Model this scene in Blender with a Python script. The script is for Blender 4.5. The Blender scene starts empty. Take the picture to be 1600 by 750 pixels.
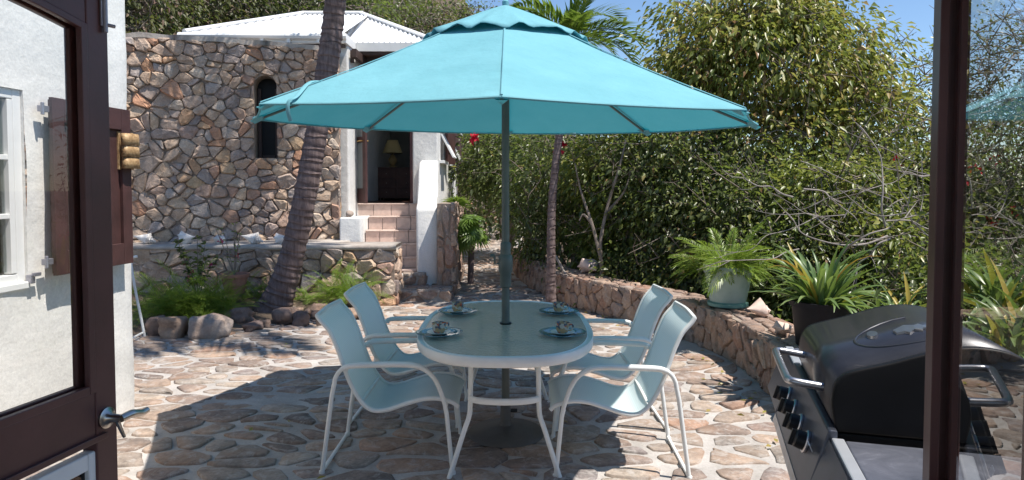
import bpy, bmesh, math, random
import numpy as np
from mathutils import Vector, Matrix, Quaternion, noise
R = math.radians
random.seed(7)
sc = bpy.context.scene
COL = sc.collection

# ---------------------------------------------------------------- camera, sky, sun, exposure
CAM_H, FPX, PITCH, HORIZ = 1.6, 1050.0, R(2.3), 292.0
PP = HORIZ + FPX*math.tan(PITCH)          # row of the principal point in the 1600x750 photograph
cam_d = bpy.data.cameras.new('camera'); cam = bpy.data.objects.new('camera', cam_d); COL.objects.link(cam)
cam.location = (0, 0, CAM_H); cam.rotation_euler = (math.pi/2-PITCH, 0, 0)
cam_d.sensor_width = 36; cam_d.lens = FPX/1600*36; cam_d.shift_y = -(375-PP)/1600
cam_d.clip_start = .02; cam_d.clip_end = 3000
sc.camera = cam
SUN_TO = Vector((.82, -.35, 2.0)).normalized()
w = bpy.data.worlds.new('World'); sc.world = w; w.use_nodes = True
nt = w.node_tree; bg = nt.nodes['Background']
sky = nt.nodes.new('ShaderNodeTexSky'); sky.sky_type = 'NISHITA'; sky.sun_disc = False
sky.sun_elevation = math.asin(SUN_TO.z); sky.sun_rotation = math.atan2(SUN_TO.x, SUN_TO.y)
sky.air_density = 1.0; sky.dust_density = .0; sky.ozone_density = 5.0; sky.altitude = 0
nt.links.new(sky.outputs[0], bg.inputs[0]); bg.inputs[1].default_value = .108
sd = bpy.data.lights.new('sun', 'SUN'); sd.energy = 4.5; sd.angle = R(.5); sd.color = (1, .94, .86)
so = bpy.data.objects.new('sun', sd); COL.objects.link(so); so.rotation_euler = (-SUN_TO).to_track_quat('-Z', 'Y').to_euler()
vs = sc.view_settings; vs.view_transform = 'Standard'; vs.look = 'None'; vs.gamma = 1; vs.exposure = 0.62
sc.render.resolution_x = 1024; sc.render.resolution_y = 480
sc.render.engine = 'CYCLES'
sc.cycles.max_bounces = 8; sc.cycles.transparent_max_bounces = 16

def ray(px, py):
    x = (px-800)/FPX; y = (py-PP)/FPX
    c, s = math.cos(PITCH), math.sin(PITCH)
    return Vector((x, c - y*s, -s - y*c))
def FL(px, py, z=0.0):                     # photograph point lying at height z
    d = ray(px, py); t = (z-CAM_H)/d.z
    return Vector((d.x*t, d.y*t, z))
def DP(px, py, Y):                         # photograph point lying at distance Y
    d = ray(px, py); t = Y/d.y
    return Vector((d.x*t, Y, CAM_H+d.z*t))
def to_px(p):
    c, s = math.cos(PITCH), math.sin(PITCH)
    z = p[2]-CAM_H; dep = p[1]*c - z*s; v = -(p[1]*s + z*c)
    if dep <= .05: return (-9999, -9999)
    return 800+FPX*p[0]/dep, PP+FPX*v/dep

# ---------------------------------------------------------------- materials
def mat(name):
    m = bpy.data.materials.new(name); m.use_nodes = True
    m.node_tree.nodes.clear(); return m, m.node_tree
def N(t, typ, **kw):
    n = t.nodes.new(typ)
    for k, v in kw.items():
        if k.startswith('i_'):
            key = k[2:]; key = int(key) if key.isdigit() else key.replace('_', ' ')
            n.inputs[key].default_value = v
        else: setattr(n, k, v)
    return n
def ramp(t, fac, stops, interp='LINEAR'):
    r = t.nodes.new('ShaderNodeValToRGB'); r.color_ramp.interpolation = interp
    e = r.color_ramp.elements
    while len(e) < len(stops): e.new(.5)
    for el, (p, c) in zip(e, stops):
        el.position = p; el.color = (c[0], c[1], c[2], 1)
    if fac: t.links.new(fac, r.inputs[0])
    return r.outputs[0]
def mixc(t, f, a, b, mode='MIX'):
    m = t.nodes.new('ShaderNodeMix'); m.data_type = 'RGBA'; m.blend_type = mode
    for k, v in ((0, f), (6, a), (7, b)):
        if hasattr(v, 'links') or hasattr(v, 'node'): t.links.new(v, m.inputs[k])
        elif k == 0: m.inputs[0].default_value = v
        else: m.inputs[k].default_value = (v[0], v[1], v[2], 1)
    return m.outputs[2]
def noise_n(t, vec, scale, detail=4, rough=.55, dist=0):
    n = N(t, 'ShaderNodeTexNoise'); n.inputs['Scale'].default_value = scale; n.inputs['Detail'].default_value = detail
    n.inputs['Roughness'].default_value = rough; n.inputs['Distortion'].default_value = dist
    if vec: t.links.new(vec, n.inputs['Vector'])
    return n.outputs[0]
def bump(t, h, strength, dist=.01, prev=None):
    b = N(t, 'ShaderNodeBump'); b.inputs['Strength'].default_value = strength; b.inputs['Distance'].default_value = dist
    t.links.new(h, b.inputs['Height'])
    if prev: t.links.new(prev, b.inputs['Normal'])
    return b.outputs[0]
def finish(t, col, rough=.8, normal=None, metallic=0, spec=.5, coat=0, roughsock=None):
    p = N(t, 'ShaderNodeBsdfPrincipled'); o = N(t, 'ShaderNodeOutputMaterial')
    if hasattr(col, 'links') or hasattr(col, 'node'): t.links.new(col, p.inputs['Base Color'])
    else: p.inputs['Base Color'].default_value = (*col, 1)
    p.inputs['Roughness'].default_value = rough; p.inputs['Metallic'].default_value = metallic
    p.inputs['Specular IOR Level'].default_value = spec; p.inputs['Coat Weight'].default_value = coat
    if roughsock: t.links.new(roughsock, p.inputs['Roughness'])
    if normal: t.links.new(normal, p.inputs['Normal'])
    t.links.new(p.outputs[0], o.inputs[0]); return p
def pos(t): return N(t, 'ShaderNodeNewGeometry').outputs['Position']
def objc(t): return N(t, 'ShaderNodeTexCoord').outputs['Object']
def tone(t):
    a = N(t, 'ShaderNodeAttribute'); a.attribute_name = 'tone'; return a.outputs['Fac']

def simple(name, col, rough=.6, var=.12, scale=6, bs=.15, bd=.004, metallic=0, spec=.5, coat=0, world=False, bscale=None):
    m, t = mat(name); v = pos(t) if world else objc(t)
    n = noise_n(t, v, scale, 5)
    c = ramp(t, n, [(.3, [x*(1-var) for x in col]), (.7, [min(1, x*(1+var)) for x in col])])
    b = bump(t, noise_n(t, v, bscale or scale*6, 4), bs, bd)
    finish(t, c, rough, b, metallic, spec, coat); return m
def stone_mat(name, stops, rough=.85, grain=.35, bs=.6, bd=.02, sc1=9, smear=.0):
    m, t = mat(name); p = pos(t); tn = tone(t)
    base = ramp(t, tn, stops)
    off = N(t, 'ShaderNodeVectorMath', operation='MULTIPLY_ADD'); cb = N(t, 'ShaderNodeCombineXYZ')
    for i in range(3): t.links.new(tn, cb.inputs[i])
    t.links.new(cb.outputs[0], off.inputs[0]); off.inputs[1].default_value = (37, 53, 91); t.links.new(p, off.inputs[2])
    v = off.outputs[0]
    n1 = noise_n(t, v, sc1, 6, .62, .6); n2 = noise_n(t, v, sc1*6, 5, .7)
    c = mixc(t, 1, base, ramp(t, n1, [(.25, (1-grain, 1-grain, 1-grain*1.02)), (.5, (1, .99, .98)), (.75, (1+grain*.9, 1+grain*.85, 1+grain*.75))]), 'MULTIPLY')
    c = mixc(t, 1, c, ramp(t, n2, [(.3, (.72, .72, .73)), (.6, (1.08, 1.08, 1.07))]), 'MULTIPLY')
    c2 = mixc(t, ramp(t, noise_n(t, v, sc1*.6, 3), [(.5, (0, 0, 0)), (.7, (.45, .45, .45))]), c, (.36, .22, .14))
    if smear: c2 = mixc(t, ramp(t, noise_n(t, v, sc1*1.3, 6, .75, 1), [(.50, (0, 0, 0)), (.62, (smear, smear, smear))]), c2, (.50, .47, .44))
    vo = N(t, 'ShaderNodeTexVoronoi'); vo.inputs['Scale'].default_value = sc1*1.6; t.links.new(v, vo.inputs['Vector'])
    b = bump(t, n1, bs, bd); b = bump(t, n2, bs*.8, bd*.4, b); b = bump(t, vo.outputs[0], bs*.35, bd*.6, b)
    finish(t, c2, rough, b, 0, .25); return m
def leaf_mat(name, stops, trans=.35, rough=.4, tcol=(.35, .5, .06), spec=.45):
    m, t = mat(name); tn = tone(t)
    c = ramp(t, tn, stops)
    p = N(t, 'ShaderNodeBsdfPrincipled'); t.links.new(c, p.inputs['Base Color']); p.inputs['Roughness'].default_value = rough
    p.inputs['Specular IOR Level'].default_value = spec
    tr = N(t, 'ShaderNodeBsdfTranslucent'); t.links.new(mixc(t, .45, c, tcol), tr.inputs[0])
    mx = N(t, 'ShaderNodeMixShader'); mx.inputs[0].default_value = trans
    t.links.new(p.outputs[0], mx.inputs[1]); t.links.new(tr.outputs[0], mx.inputs[2])
    o = N(t, 'ShaderNodeOutputMaterial'); t.links.new(mx.outputs[0], o.inputs[0]); return m
def glass_mat(name, tint, ior=1.5, rough=.0, bs=0, bscale=60, bd=.002, dirt=0.0, milk=(.5, .6, .55)):
    m, t = mat(name)
    tr = N(t, 'ShaderNodeBsdfTransparent'); tr.inputs[0].default_value = (*tint, 1)
    gl = N(t, 'ShaderNodeBsdfGlossy'); gl.inputs['Roughness'].default_value = rough
    fr = N(t, 'ShaderNodeFresnel'); fr.inputs[0].default_value = ior
    if bs:
        b = bump(t, noise_n(t, objc(t), bscale, 2), bs, bd)
        t.links.new(b, gl.inputs['Normal']); t.links.new(b, fr.inputs['Normal'])
    bf = N(t, 'ShaderNodeNewGeometry'); inv = N(t, 'ShaderNodeMath', operation='SUBTRACT'); inv.inputs[0].default_value = 1; t.links.new(bf.outputs['Backfacing'], inv.inputs[1])
    fm = N(t, 'ShaderNodeMath', operation='MULTIPLY'); t.links.new(fr.outputs[0], fm.inputs[0]); t.links.new(inv.outputs[0], fm.inputs[1])
    f2 = N(t, 'ShaderNodeMath', operation='MULTIPLY'); f2.use_clamp = True; f2.inputs[1].default_value = 1.15; t.links.new(fm.outputs[0], f2.inputs[0])   # both faces of the pane reflect
    mx = N(t, 'ShaderNodeMixShader'); t.links.new(f2.outputs[0], mx.inputs[0])
    base = tr.outputs[0]
    if dirt:
        df = N(t, 'ShaderNodeBsdfDiffuse'); df.inputs[0].default_value = (*milk, 1)
        m2 = N(t, 'ShaderNodeMixShader'); m2.inputs[0].default_value = dirt
        t.links.new(base, m2.inputs[1]); t.links.new(df.outputs[0], m2.inputs[2]); base = m2.outputs[0]
    t.links.new(base, mx.inputs[1]); t.links.new(gl.outputs[0], mx.inputs[2])
    o = N(t, 'ShaderNodeOutputMaterial'); t.links.new(mx.outputs[0], o.inputs[0]); return m

M = {}
M['wallstone'] = stone_mat('wall_stone', [(0, (.29, .24, .225)), (.12, (.42, .335, .285)), (.28, (.53, .40, .31)), (.42, (.56, .425, .31)), (.56, (.46, .32, .25)), (.68, (.57, .47, .38)), (.80, (.36, .315, .30)), (.90, (.52, .285, .18)), (1, (.54, .39, .25))], bs=.8, bd=.03)
M['floorstone'] = stone_mat('floor_stone', [(0, (.18, .15, .135)), (.2, (.29, .22, .185)), (.4, (.38, .29, .23)), (.6, (.26, .225, .20)), (.8, (.40, .335, .28)), (.92, (.35, .22, .16)), (1, (.23, .205, .20))], bs=.5, bd=.014, grain=.42, sc1=7, smear=.5)
M['rimstone'] = stone_mat('low_wall_stone', [(0, (.24, .17, .14)), (.3, (.33, .235, .185)), (.6, (.41, .30, .23)), (.85, (.34, .205, .15)), (1, (.33, .27, .24))], smear=.3, bs=.8, bd=.03)
M['rock'] = stone_mat('border_rock', [(0, (.16, .12, .11)), (.4, (.25, .18, .15)), (.7, (.34, .24, .18)), (1, (.36, .31, .28))], bs=.8, bd=.03, sc1=5)
def mortar_mat(name, c1, c2, bs=.5):
    m, t = mat(name); p = pos(t)
    n = noise_n(t, p, 3.2, 6, .65, .5); n2 = noise_n(t, p, 60, 4, .7)
    c = ramp(t, n, [(.3, c1), (.65, c2)]); c = mixc(t, 1, c, ramp(t, n2, [(.3, (.86, .86, .86)), (.65, (1.04, 1.04, 1.04))]), 'MULTIPLY')
    b = bump(t, n2, bs, .006); b = bump(t, noise_n(t, p, 14, 4), bs, .02, b)
    finish(t, c, .9, b, 0, .2); return m
M['mortar'] = mortar_mat('pale_mortar', (.33, .305, .28), (.51, .475, .445))
M['wallmortar'] = mortar_mat('wall_mortar', (.24, .19, .155), (.38, .31, .255))
M['cap'] = mortar_mat('cement_cap', (.34, .29, .25), (.50, .46, .42))
M['stucco'] = mortar_mat('white_stucco', (.74, .725, .69), (.83, .815, .785), .22)
M['stucco2'] = mortar_mat('cottage_stucco', (.66, .66, .64), (.78, .77, .75), .4)
M['earth'] = mortar_mat('dry_earth', (.10, .075, .055), (.20, .15, .11))
def tile_m():
    m, t = mat('terracotta_tile'); p = pos(t)
    c = ramp(t, tone(t), [(0, (.60, .46, .40)), (1, (.70, .56, .49))]); n = noise_n(t, p, 12, 5)
    c = mixc(t, 1, c, ramp(t, n, [(.3, (.8, .8, .8)), (.7, (1.08, 1.08, 1.08))]), 'MULTIPLY')
    finish(t, c, .6, bump(t, n, .2, .004)); return m
M['tile'] = tile_m()
M['maroon'] = simple('maroon_paint', (.10, .038, .036), .42, .25, 5, .2, .003, bscale=45)
M['maroon2'] = simple('weathered_maroon_paint', (.062, .026, .024), .6, .3, 6, .3, .004, bscale=50)
M['brown'] = simple('dark_brown_wood', (.06, .035, .028), .6, .3, 7, .3, .004)
M['white'] = simple('white_paint', (.78, .78, .77), .45, .04, 8, .08, .002)
M['powder'] = simple('white_powder_coat', (.76, .77, .75), .33, .04, 12, .05, .001)
M['chrome'] = simple('brushed_nickel', (.46, .43, .39), .28, .1, 30, .05, .001, metallic=1)
M['steel'] = simple('stainless_steel', (.50, .50, .52), .34, .12, 14, .08, .001, metallic=1)
M['alu'] = simple('aluminium_trim', (.42, .44, .47), .4, .06, 14, .06, .001, metallic=.35)
M['galv'] = simple('galvanised_bolt', (.38, .37, .42), .45, .12, 14, .08, .001, metallic=.7)
M['copper'] = None
def copper():
    m, t = mat('hammered_copper'); v = objc(t)
    n = noise_n(t, v, 26, 5, .6, 1.2)
    c = ramp(t, n, [(.3, (.22, .12, .05)), (.55, (.45, .29, .14)), (.75, (.60, .44, .26))])
    vo = N(t, 'ShaderNodeTexVoronoi'); vo.inputs['Scale'].default_value = 60; t.links.new(v, vo.inputs['Vector'])
    finish(t, c, .6, bump(t, vo.outputs[0], .3, .003), .15); return m
M['copper'] = copper()
M['blackpaint'] = simple('black_enamel', (.007, .007, .008), .45, .2, 9, .12, .002, spec=.22)
M['lid'] = simple('charcoal_enamel', (.032, .034, .043), .33, .12, 20, .06, .001, metallic=.35, coat=.15)
M['blackplastic'] = simple('black_plastic', (.012, .012, .013), .45, .2, 20, .1, .001)
M['panel'] = simple('dark_steel_panel', (.10, .11, .14), .38, .1, 16, .06, .001, metallic=.8)
def shelf():
    m, t = mat('worn_steel_shelf'); v = objc(t)
    n = noise_n(t, v, 9, 7, .7, .8)
    c = ramp(t, n, [(.35, (.10, .11, .14)), (.6, (.17, .18, .22)), (.75, (.32, .33, .38))])
    finish(t, c, .5, bump(t, noise_n(t, v, 50, 4), .15, .002), .55); return m
M['shelf'] = shelf()
M['blackpot'] = simple('black_pot_plastic', (.010, .010, .014), .5, .2, 8, .1, .002, spec=.2)
M['celadon'] = None
def celadon():
    m, t = mat('celadon_glaze'); v = objc(t)
    n = noise_n(t, v, 7, 6, .6)
    c = ramp(t, n, [(.3, (.30, .40, .37)), (.55, (.37, .48, .45)), (.75, (.44, .52, .49))])
    sp = ramp(t, noise_n(t, v, 24, 6, .75), [(.27, (1, 1, 1)), (.31, (0, 0, 0))])
    finish(t, mixc(t, sp, c, (.22, .20, .16)), .45, bump(t, noise_n(t, v, 30, 4), .12, .003)); return m
M['celadon'] = celadon()
M['terracotta'] = simple('terracotta_pot', (.33, .17, .12), .8, .2, 6, .3, .004)
M['shell'] = simple('bleached_shell', (.74, .70, .66), .55, .14, 16, .4, .004)
M['shellpink'] = simple('pale_pink_shell', (.66, .50, .42), .55, .14, 16, .4, .004)
def roof_m():
    m, t = mat('white_corrugated_iron'); p = pos(t)
    n = noise_n(t, p, 1.4, 6)
    c = ramp(t, n, [(.3, (.68, .69, .70)), (.65, (.80, .80, .80))]); finish(t, c, .42, None, .0, .5); return m
M['roofing'] = roof_m()
def canvas():
    m, t = mat('turquoise_canvas'); v = objc(t)
    n = noise_n(t, v, 3.5, 5, .55); wv = noise_n(t, v, 420, 2)
    c = ramp(t, n, [(.3, (.19, .45, .51)), (.7, (.225, .51, .575))])
    p = N(t, 'ShaderNodeBsdfPrincipled'); t.links.new(c, p.inputs['Base Color']); p.inputs['Roughness'].default_value = .85
    p.inputs['Specular IOR Level'].default_value = .15
    b = bump(t, n, .45, .04); b = bump(t, noise_n(t, v, 11, 4), .25, .012, b); b = bump(t, wv, .3, .002, b); t.links.new(b, p.inputs['Normal'])
    tr = N(t, 'ShaderNodeBsdfTranslucent'); tr.inputs[0].default_value = (.0, .30, .39, 1)
    mx = N(t, 'ShaderNodeMixShader'); mx.inputs[0].default_value = .22
    t.links.new(p.outputs[0], mx.inputs[1]); t.links.new(tr.outputs[0], mx.inputs[2])
    o = N(t, 'ShaderNodeOutputMaterial'); t.links.new(mx.outputs[0], o.inputs[0]); return m
M['canvas'] = canvas()
def sling():
    m, t = mat('woven_sling_mesh'); uv = N(t, 'ShaderNodeTexCoord').outputs['UV']
    wv = N(t, 'ShaderNodeTexWave'); wv.inputs['Scale'].default_value = 9; wv.bands_direction = 'X'; t.links.new(uv, wv.inputs[0])
    w2 = N(t, 'ShaderNodeTexWave'); w2.inputs['Scale'].default_value = 30; w2.bands_direction = 'Y'; t.links.new(uv, w2.inputs[0])
    mul = N(t, 'ShaderNodeMath', operation='MULTIPLY'); t.links.new(wv.outputs[1], mul.inputs[0]); t.links.new(w2.outputs[1], mul.inputs[1])
    c = ramp(t, mul.outputs[0], [(.0, (.72, .85, .87)), (.45, (.92, .95, .95))])
    p = N(t, 'ShaderNodeBsdfPrincipled'); t.links.new(c, p.inputs['Base Color']); p.inputs['Roughness'].default_value = .55
    t.links.new(bump(t, mul.outputs[0], .3, .002), p.inputs['Normal'])
    tr = N(t, 'ShaderNodeBsdfTranslucent'); tr.inputs[0].default_value = (.80, .93, .97, 1)
    mx = N(t, 'ShaderNodeMixShader'); mx.inputs[0].default_value = .5
    t.links.new(p.outputs[0], mx.inputs[1]); t.links.new(tr.outputs[0], mx.inputs[2])
    o = N(t, 'ShaderNodeOutputMaterial'); t.links.new(mx.outputs[0], o.inputs[0]); return m
M['sling'] = sling()
M['pole'] = simple('bronze_green_pole', (.115, .13, .12), .5, .1, 14, .05, .001, metallic=.1)
M['castbase'] = simple('cast_iron_base', (.09, .085, .08), .55, .15, 14, .15, .002)
M['tableglass'] = glass_mat('hammered_table_glass', (.66, .70, .66), 1.38, .2, .6, 70, .005, .74, (.64, .56, .45))
M['doorglass'] = glass_mat('door_glass', (.97, .97, .96), 1.5)
M['darkglass'] = glass_mat('window_glass', (.75, .78, .78), 1.5)
M['plateglass'] = glass_mat('blue_plate_glass', (.45, .72, .80), 1.55, .03, .2, 30, .003, .22, (.15, .45, .55))
def cup():
    m, t = mat('patterned_cup_glaze'); v = objc(t)
    vo = N(t, 'ShaderNodeTexVoronoi'); vo.inputs['Scale'].default_value = 55; t.links.new(v, vo.inputs['Vector'])
    c = ramp(t, vo.outputs['Color'], [(0, (.10, .12, .16)), (.3, (.42, .30, .16)), (.5, (.55, .53, .46)), (.7, (.50, .14, .08)), (.85, (.12, .30, .33)), (1, (.6, .58, .5))], 'CONSTANT')
    finish(t, c, .25, None); return m
M['cup'] = cup()
M['porcelain'] = simple('white_porcelain', (.68, .70, .68), .25, .04, 8, .02, .001)
M['bark'] = None
def palm_bark():
    m, t = mat('palm_bark'); v = objc(t); tn = tone(t)
    mp = N(t, 'ShaderNodeMapping'); mp.inputs['Scale'].default_value = (5, 5, 1.0); t.links.new(v, mp.inputs[0])
    n = noise_n(t, mp.outputs[0], 6, 6, .65)
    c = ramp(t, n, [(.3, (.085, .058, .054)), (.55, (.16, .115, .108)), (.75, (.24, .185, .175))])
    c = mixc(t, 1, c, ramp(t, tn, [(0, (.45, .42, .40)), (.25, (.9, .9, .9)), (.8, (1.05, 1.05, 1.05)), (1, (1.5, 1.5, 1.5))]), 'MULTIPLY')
    finish(t, c, .85, bump(t, n, .6, .012)); return m
M['palmbark'] = palm_bark()
M['bark'] = simple('grey_bark', (.21, .17, .14), .9, .35, 12, .6, .01, world=True)
M['dryroot'] = simple('dry_branch', (.30, .26, .23), .9, .3, 10, .4, .008, world=True)
M['leaf_yellow'] = leaf_mat('yellow_green_leaf', [(0, (.065, .095, .024)), (.35, (.135, .175, .038)), (.6, (.23, .26, .055)), (.8, (.34, .32, .09)), (.93, (.42, .31, .10)), (1, (.26, .15, .07))], .38, .36, (.42, .48, .08))
M['leaf_dark'] = leaf_mat('dark_glossy_leaf', [(0, (.055, .07, .035)), (.5, (.11, .135, .055)), (.8, (.19, .21, .075)), (.93, (.29, .27, .11)), (1, (.32, .19, .09))], .42, .32)
M['leaf_scrub'] = leaf_mat('dry_scrub_leaf', [(0, (.04, .05, .022)), (.5, (.075, .085, .035)), (.85, (.11, .115, .045)), (.95, (.15, .12, .06)), (1, (.14, .08, .06))], .25, .5)
M['leaf_palm'] = leaf_mat('palm_leaf', [(0, (.06, .11, .02)), (.5, (.12, .20, .03)), (.9, (.16, .24, .05)), (1, (.30, .30, .08))], .32, .35)
M['leaf_areca'] = leaf_mat('areca_leaf', [(0, (.08, .15, .02)), (.5, (.17, .26, .035)), (.9, (.30, .36, .06)), (1, (.42, .40, .12))], .36, .35)
M['leaf_lily'] = leaf_mat('strap_leaf', [(0, (.07, .13, .035)), (.6, (.16, .24, .08)), (.9, (.30, .36, .16)), (.97, (.42, .32, .06)), (1, (.45, .16, .04))], .3, .33)
M['leaf_fern'] = leaf_mat('fern_leaf', [(0, (.08, .14, .02)), (.6, (.16, .26, .03)), (1, (.30, .38, .05))], .36, .5)
M['flower'] = leaf_mat('red_petal', [(0, (.45, .01, .04)), (1, (.65, .03, .06))], .3, .5, (.8, .03, .05))
M['pinkflower'] = leaf_mat('pink_petal', [(0, (.45, .06, .13)), (1, (.60, .12, .18))], .3, .5, (.8, .1, .2))
M['drapes'] = simple('lamp_shade_fabric', (.62, .48, .22), .8, .06)
M['dresser'] = simple('dresser_wood', (.12, .055, .04), .5, .25, 6, .2, .003)
M['bedding'] = simple('blue_cloth', (.18, .24, .34), .8, .15)
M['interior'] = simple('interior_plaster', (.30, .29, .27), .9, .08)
# ---------------------------------------------------------------- mesh and object helpers
def tag(o, label=None, cat=None, group=None, kind=None):
    if label: o['label'] = label
    if cat: o['category'] = cat
    if group: o['group'] = group
    if kind: o['kind'] = kind
    return o
def empty(name, loc=(0, 0, 0), rz=0, label=None, cat=None, group=None):
    o = bpy.data.objects.new(name, None); COL.objects.link(o); o.location = loc; o.rotation_euler = (0, 0, rz)
    o.empty_display_size = .1
    return tag(o, label, cat, group)
def link(name, me, parent=None):
    o = bpy.data.objects.new(name, me); COL.objects.link(o); o.parent = parent; return o
def copy_tree(o, parent=None):
    c = o.copy(); COL.objects.link(c); c.parent = parent
    for ch in list(o.children): copy_tree(ch, c)
    return c
def catmull(pts, n=6):
    pts = [Vector(p) for p in pts]; P = [pts[0]*2-pts[1]]+pts+[pts[-1]*2-pts[-2]]; out = []
    for i in range(1, len(P)-2):
        a, b, c, d = P[i-1], P[i], P[i+1], P[i+2]
        for k in range(n):
            t = k/n
            out.append(.5*((2*b)+(c-a)*t+(2*a-5*b+4*c-d)*t*t+(3*b-a-3*c+d)*t**3))
    out.append(pts[-1]); return out
class MB:
    def __init__(s): s.v = []; s.f = []; s.t = []; s.uv = {}
    def add(s, vs, fs, tn=0.5):
        b = len(s.v); s.v += [tuple(x) for x in vs]; s.f += [tuple(b+i for i in f) for f in fs]; s.t += [tn]*len(vs); return s
    def box(s, c, d, rz=0, rx=0, ry=0, tn=.5):
        m = Matrix.Translation(c) @ Matrix.Rotation(rz, 4, 'Z') @ Matrix.Rotation(ry, 4, 'Y') @ Matrix.Rotation(rx, 4, 'X')
        vs = [m @ Vector((x*d[0]/2, y*d[1]/2, z*d[2]/2)) for x in (-1, 1) for y in (-1, 1) for z in (-1, 1)]
        return s.add(vs, [(0, 1, 3, 2), (4, 6, 7, 5), (0, 4, 5, 1), (2, 3, 7, 6), (0, 2, 6, 4), (1, 5, 7, 3)], tn)
    def span(s, a, b, tn=.5):
        return s.box([(a[i]+b[i])/2 for i in range(3)], [abs(b[i]-a[i]) for i in range(3)], tn=tn)
    def tube(s, pts, r, n=8, smooth=0, closed=False, tones=None, cap=True, flat=1.0):
        pts = catmull(pts, smooth) if smooth else [Vector(p) for p in pts]
        m = len(pts); rs = r if isinstance(r, (list, tuple)) else [r]*m
        if len(rs) != m: rs = [rs[0] if len(rs) == 1 else rs[min(len(rs)-1, int(i/(m-1)*(len(rs)-1)))]*(1-((i/(m-1)*(len(rs)-1)) % 1))+rs[min(len(rs)-1, int(i/(m-1)*(len(rs)-1))+1)]*((i/(m-1)*(len(rs)-1)) % 1) for i in range(m)]
        up = None; vs = []; tn = []
        for i in range(m):
            if closed: d = pts[(i+1) % m]-pts[i-1]
            else: d = pts[min(i+1, m-1)]-pts[max(i-1, 0)]
            if d.length < 1e-9: d = Vector((0, 0, 1))
            d.normalize()
            if up is None:
                up = Vector((0, 0, 1)) if abs(d.z) < .9 else Vector((1, 0, 0))
            a = d.cross(up).normalized(); up = a.cross(d).normalized()
            for k in range(n):
                th = 2*math.pi*k/n
                vs.append(pts[i]+(a*math.cos(th)+up*math.sin(th)*flat)*rs[i]); tn.append(tones[i] if tones else .5)
        fs = []
        for i in range(m if closed else m-1):
            j = (i+1) % m
            for k in range(n): fs.append((i*n+k, i*n+(k+1) % n, j*n+(k+1) % n, j*n+k))
        if not closed and cap: fs += [tuple(range(n))[::-1], tuple((m-1)*n+k for k in range(n))]
        b = len(s.v); s.v += [tuple(x) for x in vs]; s.f += [tuple(b+i for i in f) for f in fs]; s.t += tn; return s
    def lathe(s, prof, c=(0, 0, 0), n=28, tn=.5, wob=0):
        vs = []; fs = []
        for i, (r, z) in enumerate(prof):
            for k in range(n):
                th = 2*math.pi*k/n; rr = r*(1+wob*math.sin(3*th+i))
                vs.append((c[0]+rr*math.cos(th), c[1]+rr*math.sin(th), c[2]+z))
        for i in range(len(prof)-1):
            for k in range(n): fs.append((i*n+k, i*n+(k+1) % n, (i+1)*n+(k+1) % n, (i+1)*n+k))
        if prof[0][0] > 1e-5: fs.append(tuple(range(n))[::-1])
        if prof[-1][0] > 1e-5: fs.append(tuple((len(prof)-1)*n+k for k in range(n)))
        return s.add(vs, fs, tn)
    def prism(s, poly, axis, a, b, tn=.5):      # polygon extruded along an axis ('x': poly=(y,z), 'y': (x,z), 'z': (x,y))
        f = {'x': lambda p, h: (h, p[0], p[1]), 'y': lambda p, h: (p[0], h, p[1]), 'z': lambda p, h: (p[0], p[1], h)}[axis]
        n = len(poly)
        vs = [f(p, a) for p in poly]+[f(p, b) for p in poly]
        fs = [tuple(range(n))[::-1], tuple(range(n, 2*n))]+[(i, (i+1) % n, n+(i+1) % n, n+i) for i in range(n)]
        return s.add(vs, fs, tn)
    def build(s, name, m, parent=None, smooth=False, bevel=0, seg=2, loc=None, angle=None):
        me = bpy.data.meshes.new(name); me.from_pydata(s.v, [], s.f)
        at = me.attributes.new('tone', 'FLOAT', 'POINT'); at.data.foreach_set('value', s.t)
        bm = bmesh.new(); bm.from_mesh(me)
        bmesh.ops.remove_doubles(bm, verts=bm.verts, dist=1e-6)
        bmesh.ops.recalc_face_normals(bm, faces=bm.faces)
        if bevel:
            es = [e for e in bm.edges if len(e.link_faces) == 2 and e.calc_face_angle(0) > .5]
            bmesh.ops.bevel(bm, geom=es, offset=bevel, segments=seg, affect='EDGES', profile=.5, clamp_overlap=True)
        bm.to_mesh(me); bm.free()
        if smooth:
            me.shade_smooth()
            try: me.set_sharp_from_angle(angle=angle or R(40))
            except Exception: pass
        if m: me.materials.append(M[m] if isinstance(m, str) else m)
        o = link(name, me, parent)
        if loc: o.location = loc
        return o
def fast_mesh(name, V, F, T, m, parent=None, smooth=False):
    me = bpy.data.meshes.new(name)
    V = np.asarray(V, dtype=np.float32); F = np.asarray(F, dtype=np.int32); k = F.shape[1]
    me.vertices.add(len(V)); me.vertices.foreach_set('co', V.ravel())
    me.loops.add(F.size); me.loops.foreach_set('vertex_index', F.ravel())
    me.polygons.add(len(F)); me.polygons.foreach_set('loop_start', np.arange(0, F.size, k, dtype=np.int32))
    at = me.attributes.new('tone', 'FLOAT', 'POINT'); at.data.foreach_set('value', np.asarray(T, dtype=np.float32))
    me.update(calc_edges=True); me.validate()
    if smooth: me.shade_smooth()
    me.materials.append(M[m] if isinstance(m, str) else m)
    return link(name, me, parent)

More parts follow.
